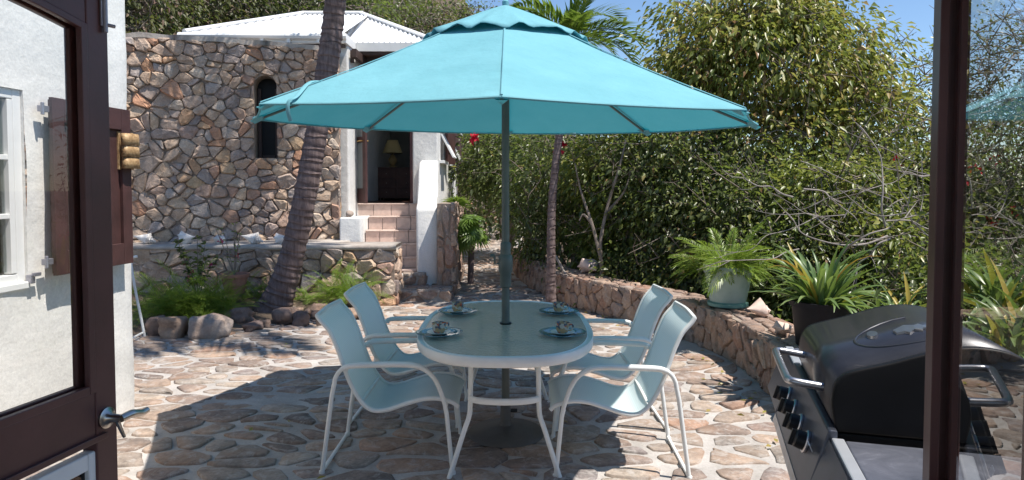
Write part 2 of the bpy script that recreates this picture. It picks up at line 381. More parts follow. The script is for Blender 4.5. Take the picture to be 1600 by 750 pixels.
# stones packed in a plane: irregular cells, each one a solid of its own
def clip(poly, nx, ny, d):                  # keep nx*x+ny*y <= d
    out = []
    for i in range(len(poly)):
        a = poly[i]; b = poly[(i+1) % len(poly)]
        da = nx*a[0]+ny*a[1]-d; db = nx*b[0]+ny*b[1]-d
        if da <= 0: out.append(a)
        if (da < 0 < db) or (db < 0 < da):
            t = da/(da-db); out.append((a[0]+(b[0]-a[0])*t, a[1]+(b[1]-a[1])*t))
    return out
def area(p): return .5*sum(p[i-1][0]*p[i][1]-p[i][0]*p[i-1][1] for i in range(len(p)))
def pack(u0, u1, v0, v1, su, sv, gap, rng, drop=.12, jit=.42, gapvar=.5):
    pts = []; rows = max(1, round((v1-v0)/sv)); cols = max(1, round((u1-u0)/su))
    for j in range(-1, rows+1):
        for i in range(-1, cols+1):
            if rng.random() < drop: continue
            n = 2 if rng.random() < .10 else 1
            for q in range(n):
                pts.append((u0+(i+.5+(.5 if j % 2 else 0)+rng.uniform(-jit, jit))*(u1-u0)/cols, v0+(j+.5+rng.uniform(-jit, jit))*(v1-v0)/rows))
    grid = {}
    for p in pts: grid.setdefault((int(p[0]//(2*su)), int(p[1]//(2*sv))), []).append(p)
    cells = []
    for p in pts:
        if not (u0 <= p[0] <= u1 and v0 <= p[1] <= v1): continue
        g = gap*rng.uniform(1-gapvar, 1+gapvar)/2
        poly = [(max(u0, p[0]-2*su), max(v0, p[1]-2*sv)), (min(u1, p[0]+2*su), max(v0, p[1]-2*sv)), (min(u1, p[0]+2*su), min(v1, p[1]+2*sv)), (max(u0, p[0]-2*su), min(v1, p[1]+2*sv))]
        gi, gj = int(p[0]//(2*su)), int(p[1]//(2*sv))
        for a in (-1, 0, 1):
            for b in (-1, 0, 1):
                for q in grid.get((gi+a, gj+b), ()):
                    if q is p: continue
                    # distances measured in units of the stone size, so stones come out as long as they are in the wall
                    dx, dy = (q[0]-p[0])/su/su, (q[1]-p[1])/sv/sv
                    mx, my = (p[0]+q[0])/2, (p[1]+q[1])/2
                    L = math.hypot(dx, dy)
                    if L < 1e-6: continue
                    dx /= L; dy /= L
                    poly = clip(poly, dx, dy, dx*mx+dy*my-g)
                    if len(poly) < 3: break
                if len(poly) < 3: break
            if len(poly) < 3: break
        if len(poly) >= 3 and abs(area(poly)) > su*sv*.06: cells.append(poly)
    return cells
def merge_close(poly, d):
    out = []
    for p in poly:
        if not out or math.hypot(p[0]-out[-1][0], p[1]-out[-1][1]) > d: out.append(p)
    while len(out) > 3 and math.hypot(out[0][0]-out[-1][0], out[0][1]-out[-1][1]) < d: out.pop()
    return out
def stone_mesh(poly, fn, rng, h, hv, inset=.86, cut=.22, wob=.03, base=-.02, tilt=0.0):
    """outline -> ring set in the mortar, ring at the arris, smaller ring on the face, crown point"""
    poly = merge_close(poly, .02)
    if len(poly) < 3: return None
    if area(poly) < 0: poly = poly[::-1]
    pts = []; n = len(poly)
    for i in range(n):
        a, b = poly[i], poly[(i+1) % n]
        c = cut*rng.uniform(.6, 1.3)
        pts.append((a[0]+(b[0]-a[0])*c, a[1]+(b[1]-a[1])*c)); c = cut*rng.uniform(.6, 1.3)
        pts.append((a[0]+(b[0]-a[0])*(1-c), a[1]+(b[1]-a[1])*(1-c)))
    cx = sum(p[0] for p in pts)/len(pts); cy = sum(p[1] for p in pts)/len(pts); n = len(pts)
    sz = math.sqrt(abs(area(pts)))
    pts = [(p[0]+rng.uniform(-wob, wob)*sz, p[1]+rng.uniform(-wob, wob)*sz) for p in pts]
    ta, tb = rng.uniform(-tilt, tilt), rng.uniform(-tilt, tilt)
    H = h+rng.uniform(-hv, hv)
    vs = [fn(x, y, base) for x, y in pts]
    vs += [fn(x, y, H*.62+rng.uniform(-hv, hv)*.4) for x, y in pts]
    for x, y in pts:
        s = inset*rng.uniform(.93, 1.04); xx, yy = cx+(x-cx)*s, cy+(y-cy)*s
        vs.append(fn(xx, yy, H+rng.uniform(-hv, hv)*.5+(xx-cx)*ta+(yy-cy)*tb))
    vs.append(fn(cx+rng.uniform(-.1, .1)*sz, cy+rng.uniform(-.1, .1)*sz, H+rng.uniform(0, hv)*.7))
    fs = []
    for r in range(2):
        for i in range(n): fs.append((r*n+i, r*n+(i+1) % n, (r+1)*n+(i+1) % n, (r+1)*n+i))
    for i in range(n): fs.append((2*n+i, 2*n+(i+1) % n, 3*n))
    return vs, fs, (cx, cy)
def lay(cells, fn, rng, parent, m, h, hv, name='stone', limit=300, weight=None, smooth=False, flip=False, **kw):
    items = []
    for c in cells:
        r = stone_mesh(c, fn, rng, h, hv, **kw)
        if not r: continue
        p = [to_px(v) for v in r[0][:len(r[0])//3]]
        if weight is None:
            wx = max(q[0] for q in p)-min(q[0] for q in p); wy = max(q[1] for q in p)-min(q[1] for q in p)
            vis = min(q[0] for q in p) < 1600 and max(q[0] for q in p) > 0 and min(q[1] for q in p) < 750 and max(q[1] for q in p) > 0
            s = wx*wy if vis else -1+min(.9, 1/(1+abs(p[0][0])*.001))
        else: s = weight(r)
        items.append((s, r, rng.random()))
    items.sort(key=lambda k: -k[0])
    single = [k for k in items[:limit] if k[0] > 25]; rest = items[len(single):]
    for s, r, tn in single:
        vs, fs, _ = r
        o0 = Vector([sum(v[i] for v in vs)/len(vs) for i in range(3)])
        me = bpy.data.meshes.new(name); me.from_pydata([tuple(Vector(v)-o0) for v in vs], [], [f[::-1] for f in fs] if flip else fs)
        at = me.attributes.new('tone', 'FLOAT', 'POINT'); at.data.foreach_set('value', [tn]*len(vs))
        if smooth: me.shade_smooth()
        me.materials.append(M[m]); o = link(name, me, parent); o.location = o0
    if rest:
        mb = MB()
        for s, r, tn in rest: mb.add(r[0], [f[::-1] for f in r[1]] if flip else r[1], tn)
        me = bpy.data.meshes.new('small_stones'); me.from_pydata(mb.v, [], mb.f)
        at = me.attributes.new('tone', 'FLOAT', 'POINT'); at.data.foreach_set('value', mb.t)
        if smooth: me.shade_smooth()
        me.materials.append(M[m]); o = link('small_stones', me, parent); o['kind'] = 'stuff'
    return len(single), len(rest)
def rock(name, c, d, rng, m, parent=None, sub=3, rough=.46, tn=None, rz=None):
    bm = bmesh.new(); bmesh.ops.create_icosphere(bm, subdivisions=sub, radius=1)
    off = Vector((rng.uniform(0, 50), rng.uniform(0, 50), rng.uniform(0, 50)))
    for v in bm.verts:
        n1 = noise.noise(v.co*1.1+off); n2 = noise.noise(v.co*2.7+off*2)
        k = 1+rough*n1*1.6+rough*.5*n2
        q = v.co*k
        for ax in range(3):                                   # flattened faces
            q[ax] = max(-.90, min(.90, q[ax]))
        v.co = Vector((q.x*d[0]/2, q.y*d[1]/2, q.z*d[2]/2))
    me = bpy.data.meshes.new(name); bm.to_mesh(me); bm.free(); me.shade_smooth()
    tn = rng.random() if tn is None else tn
    at = me.attributes.new('tone', 'FLOAT', 'POINT'); at.data.foreach_set('value', [tn]*len(me.vertices))
    me.materials.append(M[m]); o = link(name, me, parent); o.location = c; o.rotation_euler = (rng.uniform(-.15, .15), rng.uniform(-.15, .15), rng.uniform(0, 6.28) if rz is None else rz)
    return o

# ---------------------------------------------------------------- foliage
def unit(a): return a/np.maximum(1e-9, np.linalg.norm(a, axis=1, keepdims=True))
def leaf_arrays(p, d, L, W, tn, rs, fold=.25, droop=.2):
    n = len(p); up = unit(rs.normal(size=(n, 3))*.55+np.array([0, 0, 1.0]))
    d = unit(d); s = unit(np.cross(d, up)); nn = np.cross(s, d)
    L = L[:, None]; W = W[:, None]
    b = p; ml = p+d*L*.42+s*W*.5+nn*W*fold; mr = p+d*L*.42-s*W*.5+nn*W*fold; mid = p+d*L*.5; tip = p+d*L-np.array([0, 0, 1.0])*L*droop
    V = np.stack([b, mr, tip, ml], 1).reshape(-1, 3)
    i = np.arange(n)[:, None]*4
    F = np.concatenate([i+np.array([[0, 1, 2]]), i+np.array([[0, 2, 3]])], 0)
    return V, F, np.repeat(tn, 4)
def ell_points(rs, n, ells, shell=.55):
    vol = np.array([e[3]*e[4]*e[5] for e in ells]); idx = rs.choice(len(ells), n, p=vol/vol.sum())
    dirs = unit(rs.normal(size=(n, 3))); rad = (shell+(1-shell)*rs.random(n))**.7
    E = np.array(ells)[idx]
    return E[:, :3]+dirs*rad[:, None]*E[:, 3:6], dirs
def tree(name, label, cat, base, ells, clumps, per, L, W, lm, seed, trunk_r=.05, stems=4, spread=.22, group=None, bark='bark', hang=.5,
         flowers=0, fm='flower', shell=.5, twig=.006, bare=0, lean=(0, 0), bpart='trunk', tonebias=0.0, zmin=None, stemz=.35):
    """a root, stems that fork to every leaf clump, and a crown of separate leaves gathered in clumps"""
    rs = np.random.RandomState(seed); rng = random.Random(seed)
    root = empty(name, base, 0, label, cat, group); B = Vector(base)
    C, D = ell_points(rs, clumps, ells, shell)
    if zmin is not None: C[:, 2] = np.maximum(C[:, 2], zmin+rs.random(clumps)*.3)
    mb = MB(); cen = np.average(np.array(ells)[:, :3], axis=0, weights=np.array([e[3]*e[4]*e[5] for e in ells]))
    nodes = []
    for k in range(stems):
        e = ells[k % len(ells)]
        tgt = Vector((e[0]+rng.uniform(-.7, .7)*e[3], e[1]+rng.uniform(-.7, .7)*e[4], e[2]+rng.uniform(-.2, .7)*e[5]))-B
        st = Vector((rng.uniform(-1, 1)*trunk_r*1.2, rng.uniform(-1, 1)*trunk_r*1.2, -.02)) if stems > 1 else Vector((0, 0, -.02))
        pts = [st]
        for q in (.25, .5, .75, 1):
            w_ = Vector((rng.uniform(-1, 1), rng.uniform(-1, 1), rng.uniform(-.4, .4)))*tgt.length*.06
            base_xy = tgt*(q**(1.0+stemz)); pts.append(Vector((base_xy.x, base_xy.y, tgt.z*q))+w_)
        cc = catmull(pts, 4); nr = len(cc)
        mb.tube(cc, [trunk_r*(1-.8*i/(nr-1)) for i in range(nr)], 6)
        nodes += [(p, trunk_r*(1-.8*i/(nr-1))) for i, p in enumerate(cc) if i > nr*.25]
    NP = np.array([tuple(n_[0]) for n_ in nodes])
    allc = [Vector(c)-B for c in C]
    for i, c in enumerate(allc):
        dd = np.linalg.norm(NP-np.array(tuple(c)), axis=1)+np.maximum(0, NP[:, 2]-c.z)*.8
        j = int(dd.argmin()); a, ra = nodes[j]
        m1 = a.lerp(c, .5)+Vector((rng.uniform(-1, 1), rng.uniform(-1, 1), rng.uniform(-.5, 1)))*(c-a).length*.13
        r0 = min(ra*.6, twig*3.0)
        mb.tube([a, a.lerp(m1, .55), m1, m1.lerp(c, .6), c], [r0, r0*.8, twig*1.6, twig, twig*.5], 4, cap=False)
        if i % 3 == 0: NP = np.vstack([NP, np.array(tuple(m1))[None]]); nodes.append((m1, twig*2))
    for i in range(bare):                                     # leafless shoots, forked
        a = allc[rng.randrange(len(allc))]
        q = a+Vector((rng.uniform(-1, 1), rng.uniform(-1.2, .6), rng.uniform(-.5, 1))).normalized()*rng.uniform(.25, .8)
        m1 = a.lerp(q, .5)+Vector((rng.uniform(-.08, .08), 0, rng.uniform(-.08, .08)))
        mb.tube([a, m1, q], [twig*1.5, twig, twig*.4], 4, cap=False)
        mb.tube([m1, m1+Vector((rng.uniform(-.2, .2), rng.uniform(-.15, .1), rng.uniform(-.05, .28)))], [twig*.9, twig*.3], 4, cap=False)
    me = bpy.data.meshes.new(bpart); me.from_pydata(mb.v, [], mb.f); me.shade_smooth(); me.materials.append(M[bark]); link(bpart, me, root)
    n = clumps*per; ci = np.repeat(np.arange(clumps), per)
    off = rs.normal(size=(n, 3))*spread*np.array([1, 1, .8]); csize = .45+.95*rs.random(clumps)
    P = (C-np.array(base))[ci]+off*csize[ci][:, None]
    d = unit(off)*.8+D[ci]*.5+rs.normal(size=(n, 3))*.45; d[:, 2] -= hang
    tn = np.clip(.42+tonebias+(rs.random(clumps)-.5)[ci]*.55+rs.normal(size=n)*.2, 0, 1)
    sz = (.5+.75*rs.random(n))*(.85+.4*rs.random(clumps))[ci]
    V, F, T = leaf_arrays(P, d, L*sz, W*sz, tn, rs)
    o = fast_mesh('crown', V, F, T, lm, root)
    if flowers:
        k = rs.choice(n, flowers); V, F, T = [], [], []; vo = 0
        for i in k:
            for q in range(10):
                a_, b_, c_ = leaf_arrays(P[i:i+1]+rs.normal(size=(1, 3))*.035+D[ci[i]][None]*.12, rs.normal(size=(1, 3)), np.array([.055]), np.array([.05]), rs.random(1), rs)
                V.append(a_); F.append(b_+vo); T.append(c_); vo += 4
        fo = fast_mesh('blossom', np.vstack(V), np.vstack(F), np.concatenate(T), fm, root)
    return root
def frond_mesh(name, L, nl, ll, lw, droop, seed, m, rach=.008, vshape=.5, curl=.35, start=.15):
    """feather palm leaf: arched midrib with a row of narrow leaflets on each side, along +X"""
    rs = random.Random(seed); V = []; F = []; T = []
    def pt(t): return Vector((L*math.sin(t*droop)/droop if droop > .01 else L*t, 0, L*(math.cos(t*droop)-1)/droop if droop > .01 else 0))
    n = 10; pr = [pt(i/n) for i in range(n+1)]
    mb = MB(); mb.tube(pr, [rach*(1-.75*i/n) for i in range(n+1)], 4)
    V = [tuple(v) for v in mb.v]; F = [f for f in mb.f if len(f) == 4]; T = [.9]*len(V)
    for i in range(nl):
        t = start+(1-start)*(i+.5)/nl; b = pt(t); tg = (pt(min(1, t+.02))-pt(t-.02)).normalized()
        for s in (-1, 1):
            ln = ll*(math.sin(math.pi*min(1, .12+.83*t))**.6)*rs.uniform(.85, 1.1)
            ang = .95-.5*t+rs.uniform(-.08, .08)
            d = (tg*math.cos(ang)+Vector((0, s, 0))*math.sin(ang)+Vector((0, 0, vshape*rs.uniform(.6, 1.2)))).normalized()
            w_ = tg.cross(Vector((0, s, 0))).cross(d).normalized()*lw*.5
            mid = b+d*ln*.5; tip = b+d*ln+Vector((0, 0, -curl*ln))
            k = len(V); tn = min(1, max(0, rs.gauss(.5, .2)))
            V += [tuple(b), tuple(mid+w_), tuple(mid-w_), tuple(tip)]; T += [tn]*4
            F += [(k, k+1, k+3, k+2)]
    me = bpy.data.meshes.new(name); me.from_pydata(V, [], F)
    at = me.attributes.new('tone', 'FLOAT', 'POINT'); at.data.foreach_set('value', T); me.materials.append(M[m]); return me
def strap_mesh(L, W, rise, droop, seed, m, tn=None, segs=7, fold=.25):
    """one arching strap leaf along +X, folded along its midrib"""
    rs = random.Random(seed); V = []; F = []
    a = rise; p = Vector((0, 0, 0)); st = L/segs; tn = min(1, max(0, rs.gauss(.45, .2))) if tn is None else tn
    for i in range(segs+1):
        t = i/segs; w_ = W*.5*(math.sin(math.pi*min(.985, .18+.82*t))**.7)
        d = Vector((math.cos(a), 0, math.sin(a))); up = Vector((-math.sin(a), 0, math.cos(a)))
        V += [tuple(p+Vector((0, w_, 0))+up*w_*fold*2), tuple(p), tuple(p+Vector((0, -w_, 0))+up*w_*fold*2)]
        p = p+d*st; a -= droop/segs*(.5+t)
        if i < segs:
            k = i*3; F += [(k, k+3, k+4, k+1), (k+1, k+4, k+5, k+2)]
    me = bpy.data.meshes.new('leaf'); me.from_pydata(V, [], F); me.shade_smooth()
    at = me.attributes.new('tone', 'FLOAT', 'POINT'); at.data.foreach_set('value', [tn]*len(V)); me.materials.append(M[m]); return me
def fan_mesh(Rr, n, seed, m):
    rs = random.Random(seed); V = []; F = []; T = []
    for i in range(n):
        a = -2.1+4.2*i/(n-1); L = Rr*(1-.25*abs(a)/2.1)*rs.uniform(.92, 1.05); dz = rs.uniform(-.02, .02)
        d = Vector((math.cos(a), math.sin(a), 0)); s = Vector((-d.y, d.x, 0)); w_ = Rr*.062
        k = len(V)
        V += [(0, 0, 0), tuple(d*L*.45+s*w_+Vector((0, 0, .01+dz))), tuple(d*L*.45-s*w_+Vector((0, 0, .01+dz))), tuple(d*L+Vector((0, 0, -.12*L)))]
        V[-3] = tuple(Vector(V[-3])); F += [(k, k+2, k+3, k+1)]; T += [min(1, max(0, rs.gauss(.45, .15)))]*4
    me = bpy.data.meshes.new('fan_leaf'); me.from_pydata(V, [], F)
    at = me.attributes.new('tone', 'FLOAT', 'POINT'); at.data.foreach_set('value', T); me.materials.append(M[m]); return me
def aim(o, az, el, roll=0):                     # +X of the object to azimuth az, elevation el
    o.rotation_euler = (Matrix.Rotation(az, 4, 'Z') @ Matrix.Rotation(-el, 4, 'Y') @ Matrix.Rotation(roll, 4, 'X')).to_euler()
# ================================================================ GROUND
def sstep(a, b, x): t = max(0, min(1, (x-a)/(b-a))); return t*t*(3-2*t)
def path_z(y): return .5*(max(0, y-8.5)/11.5)**1.2 if y < 20 else .5+(y-20)*.02
def ground_z(x, y):
    z = path_z(min(y, 40)) - .05
    hill = max(max(0, y-13.2)*.52*sstep(-1.6, -4.8, x), max(0, y-21)*.42*sstep(6, 1, x))
    hill = min(hill, 16)
    z += hill
    z -= min(5.5, max(0, x-2.6)*.28)
    if hill > .2: z += .25*noise.noise(Vector((x*.3, y*.3, 0)))
    return z
def make_ground():
    def ax(lo, hi, step, far):
        a = [lo+i*step for i in range(int((hi-lo)/step)+1)]; k = step; x = lo; pre = []
        while x > -far: k *= 1.35; x -= k; pre.append(x)
        k = step; x = a[-1]; post = []
        while x < far: k *= 1.35; x += k; post.append(x)
        return pre[::-1]+a+post
    X = ax(-14, 12, .6, 900); Y = ax(-4, 40, .6, 900); V = []; F = []
    for y in Y:
        for x in X: V.append((x, y, ground_z(x, y)))
    nx = len(X)
    for j in range(len(Y)-1):
        for i in range(nx-1):
            k = j*nx+i; F.append((k, k+1, k+nx+1, k+nx))
    me = bpy.data.meshes.new('ground'); me.from_pydata(V, [], F); me.shade_smooth(); me.materials.append(M['earth'])
    tag(link('ground', me), kind='structure')
make_ground()
rng = random.Random(11)
# inner edge of the low curved wall, from near to far
WALL_PX = [(1240, 552, 4.2), ]
inner = [Vector((1.86, 3.3)), Vector((1.93, 4.2)), Vector((1.96, 4.9)), Vector((1.99, 5.5)), Vector((1.98, 6.1)), Vector((1.84, 6.8)), Vector((1.52, 7.5)), Vector((1.12, 8.25)), Vector((.66, 9.1)), Vector((.32, 10.1)), Vector((.08, 11.2)), Vector((-.02, 12.4))]
ic = [Vector((p.x, p.y)) for p in catmull([(a.x, a.y, 0) for a in inner], 8)]
def wall_x(y):
    for a, b in zip(ic, ic[1:]):
        if a.y <= y <= b.y: return a.x+(b.x-a.x)*(y-a.y)/(b.y-a.y)
    return ic[0].x if y < ic[0].y else ic[-1].x
# patio: a slab of pale mortar with the flat stones set into it
def patio_floor():
    V = []; F = []; ys = [.3+i*.12 for i in range(163)]; n = 60
    for y in ys:
        for i in range(n+1):
            x0, x1 = (-7, min(4.0, wall_x(y)+.3)) if y > 3.3 else (-7, 4.0)
            if y > 9.2: x0 = -7+min(1, (y-9.2)/2.2)*5.5
            x = x0+(x1-x0)*i/n
            V.append((x, y, path_z(y)+.004*noise.noise(Vector((x*5, y*5, 0)))+.006*noise.noise(Vector((x*1.3, y*1.3, 4)))))
    for j in range(len(ys)-1):
        for i in range(n): k = j*(n+1)+i; F.append((k, k+1, k+n+2, k+n+1))
    me = bpy.data.meshes.new('patio'); me.from_pydata(V, [], F); me.shade_smooth(); me.materials.append(M['mortar'])
    o = tag(link('patio', me), kind='structure')
    cells = pack(-4.6, 3.0, 1.3, 19.4, .285, .19, .045, rng, drop=.16, gapvar=.8)
    ok = []
    for c in cells:
        cx = sum(p[0] for p in c)/len(c); cy = sum(p[1] for p in c)/len(c)
        if cy < 4.8 and cx < -3.0: continue
        if cy > 3.3 and cx > wall_x(cy)-.06: continue
        if cy > 8.7 and cx < min(-1.3, -2.0+(cy-8.7)*.9): continue
        if cy > 7.7 and cx < -2.45: continue
        ok.append(c)
    def fn(x, y, h): return (x, y, path_z(y)+h+.012*noise.noise(Vector((x*.9, y*.9, 9)))*(h > 0))
    print('patio', lay(ok, fn, rng, o, 'floorstone', .012, .0045, 'paving_stone', 300, smooth=True, inset=.93, cut=.22, wob=.055, base=-.02, tilt=.02))
patio_floor()

# ================================================================ LOW CURVED WALL ON THE RIGHT
def curve_frame(c):
    L = [0]
    for a, b in zip(c, c[1:]): L.append(L[-1]+(b-a).length)
    def at(u):
        u = max(0, min(L[-1]-1e-6, u)); i = 0
        while L[i+1] < u: i += 1
        t = (u-L[i])/(L[i+1]-L[i]); p = c[i].lerp(c[i+1], t)
        d0 = (c[min(i+1, len(c)-1)]-c[max(i-1, 0)]).normalized(); d1 = (c[min(i+2, len(c)-1)]-c[i]).normalized()
        d = d0.lerp(d1, t).normalized(); return p, Vector((d.y, -d.x))       # outward normal (to the right of travel)
    return at, L[-1]
WH = .42
def low_wall():
    root = empty('low_stone_wall', (1.9, 4.2, 0), 0, 'low curved wall of brown rubble stone along the right edge of the patio, carrying the pale green pot', 'garden wall')
    at, L = curve_frame(ic); V = []; F = []; n = 90
    for i in range(n+1):
        u = L*i/n; p, nn = at(u); zb = path_z(p.y)
        for (o_, z) in ((.03, -.1), (.03, WH-.02), (.42, WH-.03), (.44, -1.3)):
            q = p+nn*o_; V.append((q.x-1.9, q.y-4.2, zb*(z > 0)*.6+z))
    for i in range(n):
        for k in range(3): a = i*4+k; F.append((a, a+4, a+5, a+1))
    F += [(0, 1, 2, 3), tuple(n*4+k for k in range(3, -1, -1))]
    me = bpy.data.meshes.new('core'); me.from_pydata(V, [], F); me.materials.append(M['wallmortar']); link('core', me, root)
    def face(u, v, h):
        p, nn = at(u); q = p+nn*(.03-h); return (q.x-1.9, q.y-4.2, v+path_z(p.y)*.6)
    def top(u, v, h):
        p, nn = at(u); q = p+nn*v; return (q.x-1.9, q.y-4.2, WH-.03+h+path_z(p.y)*.6)
    def wt(r): return 100
    r1 = random.Random(5)
    a = pack(0, L, 0, WH-.03, .145, .19, .008, r1, drop=.10)
    def vis(r):
        return 1000-r[2][0]
    lay(a, face, r1, root, 'rimstone', .03, .014, 'stone', 195, weight=vis, inset=.82, cut=.2, wob=.04, tilt=.25)
    b = pack(0, L, .0, .44, .27, .17, .03, r1, drop=.08)
    lay(b, top, r1, root, 'rimstone', .028, .006, 'cap_stone', 105, weight=vis, inset=.9, cut=.2, wob=.03, smooth=True)
low_wall()

# ================================================================ PLANTER TERRACE AND THE BIG STONE WALL
TZ = .83; TY = 8.9
def rubble_face(root, u0, u1, v0, v1, y, su, sv, gap, r, lim, hole=None, topfn=None, m='wallstone', h=.035, hv=.02, off=(0, 0, 0)):
    cells = pack(u0, u1, v0, v1, su, sv, gap, r, drop=.17, jit=.5); out = []
    for c in cells:
        if hole:
            hx0, hx1, hz0, hz1 = hole; rr = (hx1-hx0)/2; cxh = (hx0+hx1)/2
            cx = sum(p[0] for p in c)/len(c); cy = sum(p[1] for p in c)/len(c)
            if cy > hz1-rr:
                dx, dy = cx-cxh, cy-(hz1-rr); d = math.hypot(dx, dy)
                if d > 1e-6 and dy > 0: c = clip(c, -dx/d, -dy/d, -(dx/d*cxh+dy/d*(hz1-rr))-rr)
                elif hx0-.6 < cx < hx1+.6: c = clip(c, 1, 0, hx0) if cx < cxh else clip(c, -1, 0, -hx1)
            elif cy > hz0:
                if cx < cxh: c = clip(c, 1, 0, hx0)
                else: c = clip(c, -1, 0, -hx1)
            elif hx0-.1 < cx < hx1+.1: c = clip(c, 0, 1, hz0)
            else: pass
            if len(c) < 3 or abs(area(c)) < .004: continue
        if topfn:
            t = topfn(sum(p[0] for p in c)/len(c)); c = clip(c, 0, 1, t)
            if len(c) < 3 or abs(area(c)) < .004: continue
        out.append(c)
    return lay(out, lambda x, z, hh: (x-off[0], y-hh-off[1], z-off[2]), r, root, m, h, hv, 'stone', lim, weight=lambda q: (100+r.random() if (lim != 300 or q[2][0] > -.15) else 1), inset=.82, cut=.2, wob=.045, tilt=.3, base=-.03)
def big_wall():
    A_ = DP(205, 300, 9.3); B_ = DP(531, 300, 9.9); ang = math.atan2(B_.y-A_.y, B_.x-A_.x); Y = A_.y
    root = empty('stone_wall', (A_.x, A_.y, 0), ang, 'tall rubble stone wall with a narrow arched opening, standing behind the leaning palm', 'stone wall')
    e_ = Vector((math.cos(ang), math.sin(ang), 0)); nn = Vector((e_.y, -e_.x, 0))
    def hit(px, py):
        d = ray(px, py); C_ = Vector((0, 0, CAM_H)); t = (A_-C_).dot(nn)/d.dot(nn); q = C_+d*t; return Vector(((q-A_).dot(e_), 0, q.z))
    TZ = 0; Y = 0; xl = -1.6; xr = hit(531, 300).x
    zt = lambda x: 3.665-.028*x+.015*math.sin(x*1.3)-(.12*min(1, max(0, .15-x)) if x < .15 else 0)
    a = hit(398, 247); b = hit(432, 118); hole = (a.x, b.x, a.z, b.z)
    r = random.Random(3)
    print('big wall', rubble_face(root, xl, xr, .75, 3.85, Y, .168, .14, .008, r, 300, hole, zt, off=(0, Y, TZ)))
    # core with the opening cut through
    rr = (b.x-a.x)/2; cx = (a.x+b.x)/2; zc = b.z-rr; mb = MB()
    def sl(x0, x1, z0, z1): mb.prism([(x0, z0-TZ), (x1, z0-TZ), (x1, (z1 if z1 else zt(x1))-TZ), (x0, (z1 if z1 else zt(x0))-TZ)], 'y', .012, .42)
    sl(xl, .15, .4, None); sl(.15, a.x, .4, None); sl(b.x, xr-.003, .4, None)
    mb.prism([(a.x, .4-TZ), (b.x, .4-TZ), (b.x, a.z-TZ), (a.x, a.z-TZ)], 'y', .012, .42)
    for i in range(10):
        t0, t1 = math.pi*i/10, math.pi*(i+1)/10
        p = [(cx+rr*math.cos(t), zc+rr*math.sin(t)-TZ) for t in (t0, t1)]
        mb.prism([p[0], (p[0][0], zt(p[0][0])-TZ), (p[1][0], zt(p[1][0])-TZ), p[1]], 'y', .012, .42)
    mb.build('core', 'wallmortar', root)
    rubble_end = pack(Y, Y+.42, .75, zt(xr)-.02, .2, .17, .014, r, drop=.05)
    lay(rubble_end, lambda y, z, h: (xr-.012+h*.5, y-Y, z-TZ), r, root, 'wallstone', .03, .012, 'stone', 40, weight=lambda q: 100, inset=.82, cut=.2, wob=.04, tilt=.2)
    # cement capping along the sloping top
    mb = MB(); n = 40
    for i in range(n):
        x0, x1 = xl+(xr-xl)*i/n, xl+(xr-xl)*(i+1)/n
        h0, h1 = zt(x0)-TZ+.02*noise.noise(Vector((x0*3, 0, 0))), zt(x1)-TZ+.02*noise.noise(Vector((x1*3, 0, 0)))
        mb.prism([(x0, h0-.02), (x1, h1-.02), (x1, h1+.05), (x0, h0+.05)], 'y', -.035, .45)
    mb.build('capping', 'cap', root, smooth=True)
    # plain black panel standing in for the darkness behind the opening, framed
    fr = MB(); fr.box((cx, .34, (a.z+b.z)/2-TZ), (rr*2+.3, .03, b.z-a.z+.2)); fr.build('shutter', 'blackpaint', root)
    fr = MB(); fr.box((a.x+.035, .30, (a.z+zc)/2-TZ), (.05, .05, zc-a.z)); fr.box((b.x-.035, .30, (a.z+zc)/2-TZ), (.05, .05, zc-a.z)); fr.box((cx, .299, a.z-TZ+.03), (rr*2-.13, .05, .05))
    fr.build('opening_frame', 'brown', root, bevel=.004)
big_wall()
def terrace():
    xl = -6.2; xr = FL(617, 480).x; z1 = TZ
    e = DP(617, 386, TY); xr = e.x
    root = empty('retaining_wall', (xr, TY, 0), 0, 'waist high rubble retaining wall below the tall stone wall, with a row of conch shells on its pale cement top', 'retaining wall')
    r = random.Random(21)
    rubble_face(root, xl, xr, -.02, z1-.045, TY, .23, .165, .009, r, 150, off=(xr, TY, 0))
    cells = pack(TY, TY+.44, -.02, z1-.045, .22, .17, .014, r, drop=.08)
    lay(cells, lambda y, z, h: (h, y-TY, z), r, root, 'wallstone', .03, .015, 'stone', 40, weight=lambda q: 100, inset=.82, cut=.2, wob=.04, tilt=.2)
    mb = MB(); mb.span((xl-xr, .012, -.2), (-2.36-xr, 1.62, z1-.05)); mb.span((-2.359-xr, .013, -.2), (-.012, .44, z1-.051)); mb.build('core', 'wallmortar', root)
    V = []; F = []; n = 60
    for i in range(n+1):
        x = xl-xr+(-xl+xr)*i/n+.02; q = .012*noise.noise(Vector((x*2.5, 1, 0)))
        for yy, zz in ((.01, z1-.07), (-.045+q, z1-.055), (-.04+q, z1-.01), (-.02, z1+q*.4), (1.63 if x < -2.36-xr else .44, z1+.006), (1.64 if x < -2.36-xr else .45, z1-.05)): V.append((x, yy, zz))
    for i in range(n):
        for k in range(5): a = i*6+k; F.append((a, a+6, a+7, a+1))
    F.append(tuple(n*6+k for k in range(6)))
    me = bpy.data.meshes.new('cement_top'); me.from_pydata(V, [], F); me.shade_smooth(); me.materials.append(M['cap']); link('cement_top', me, root)
    return xr
TXR = terrace()

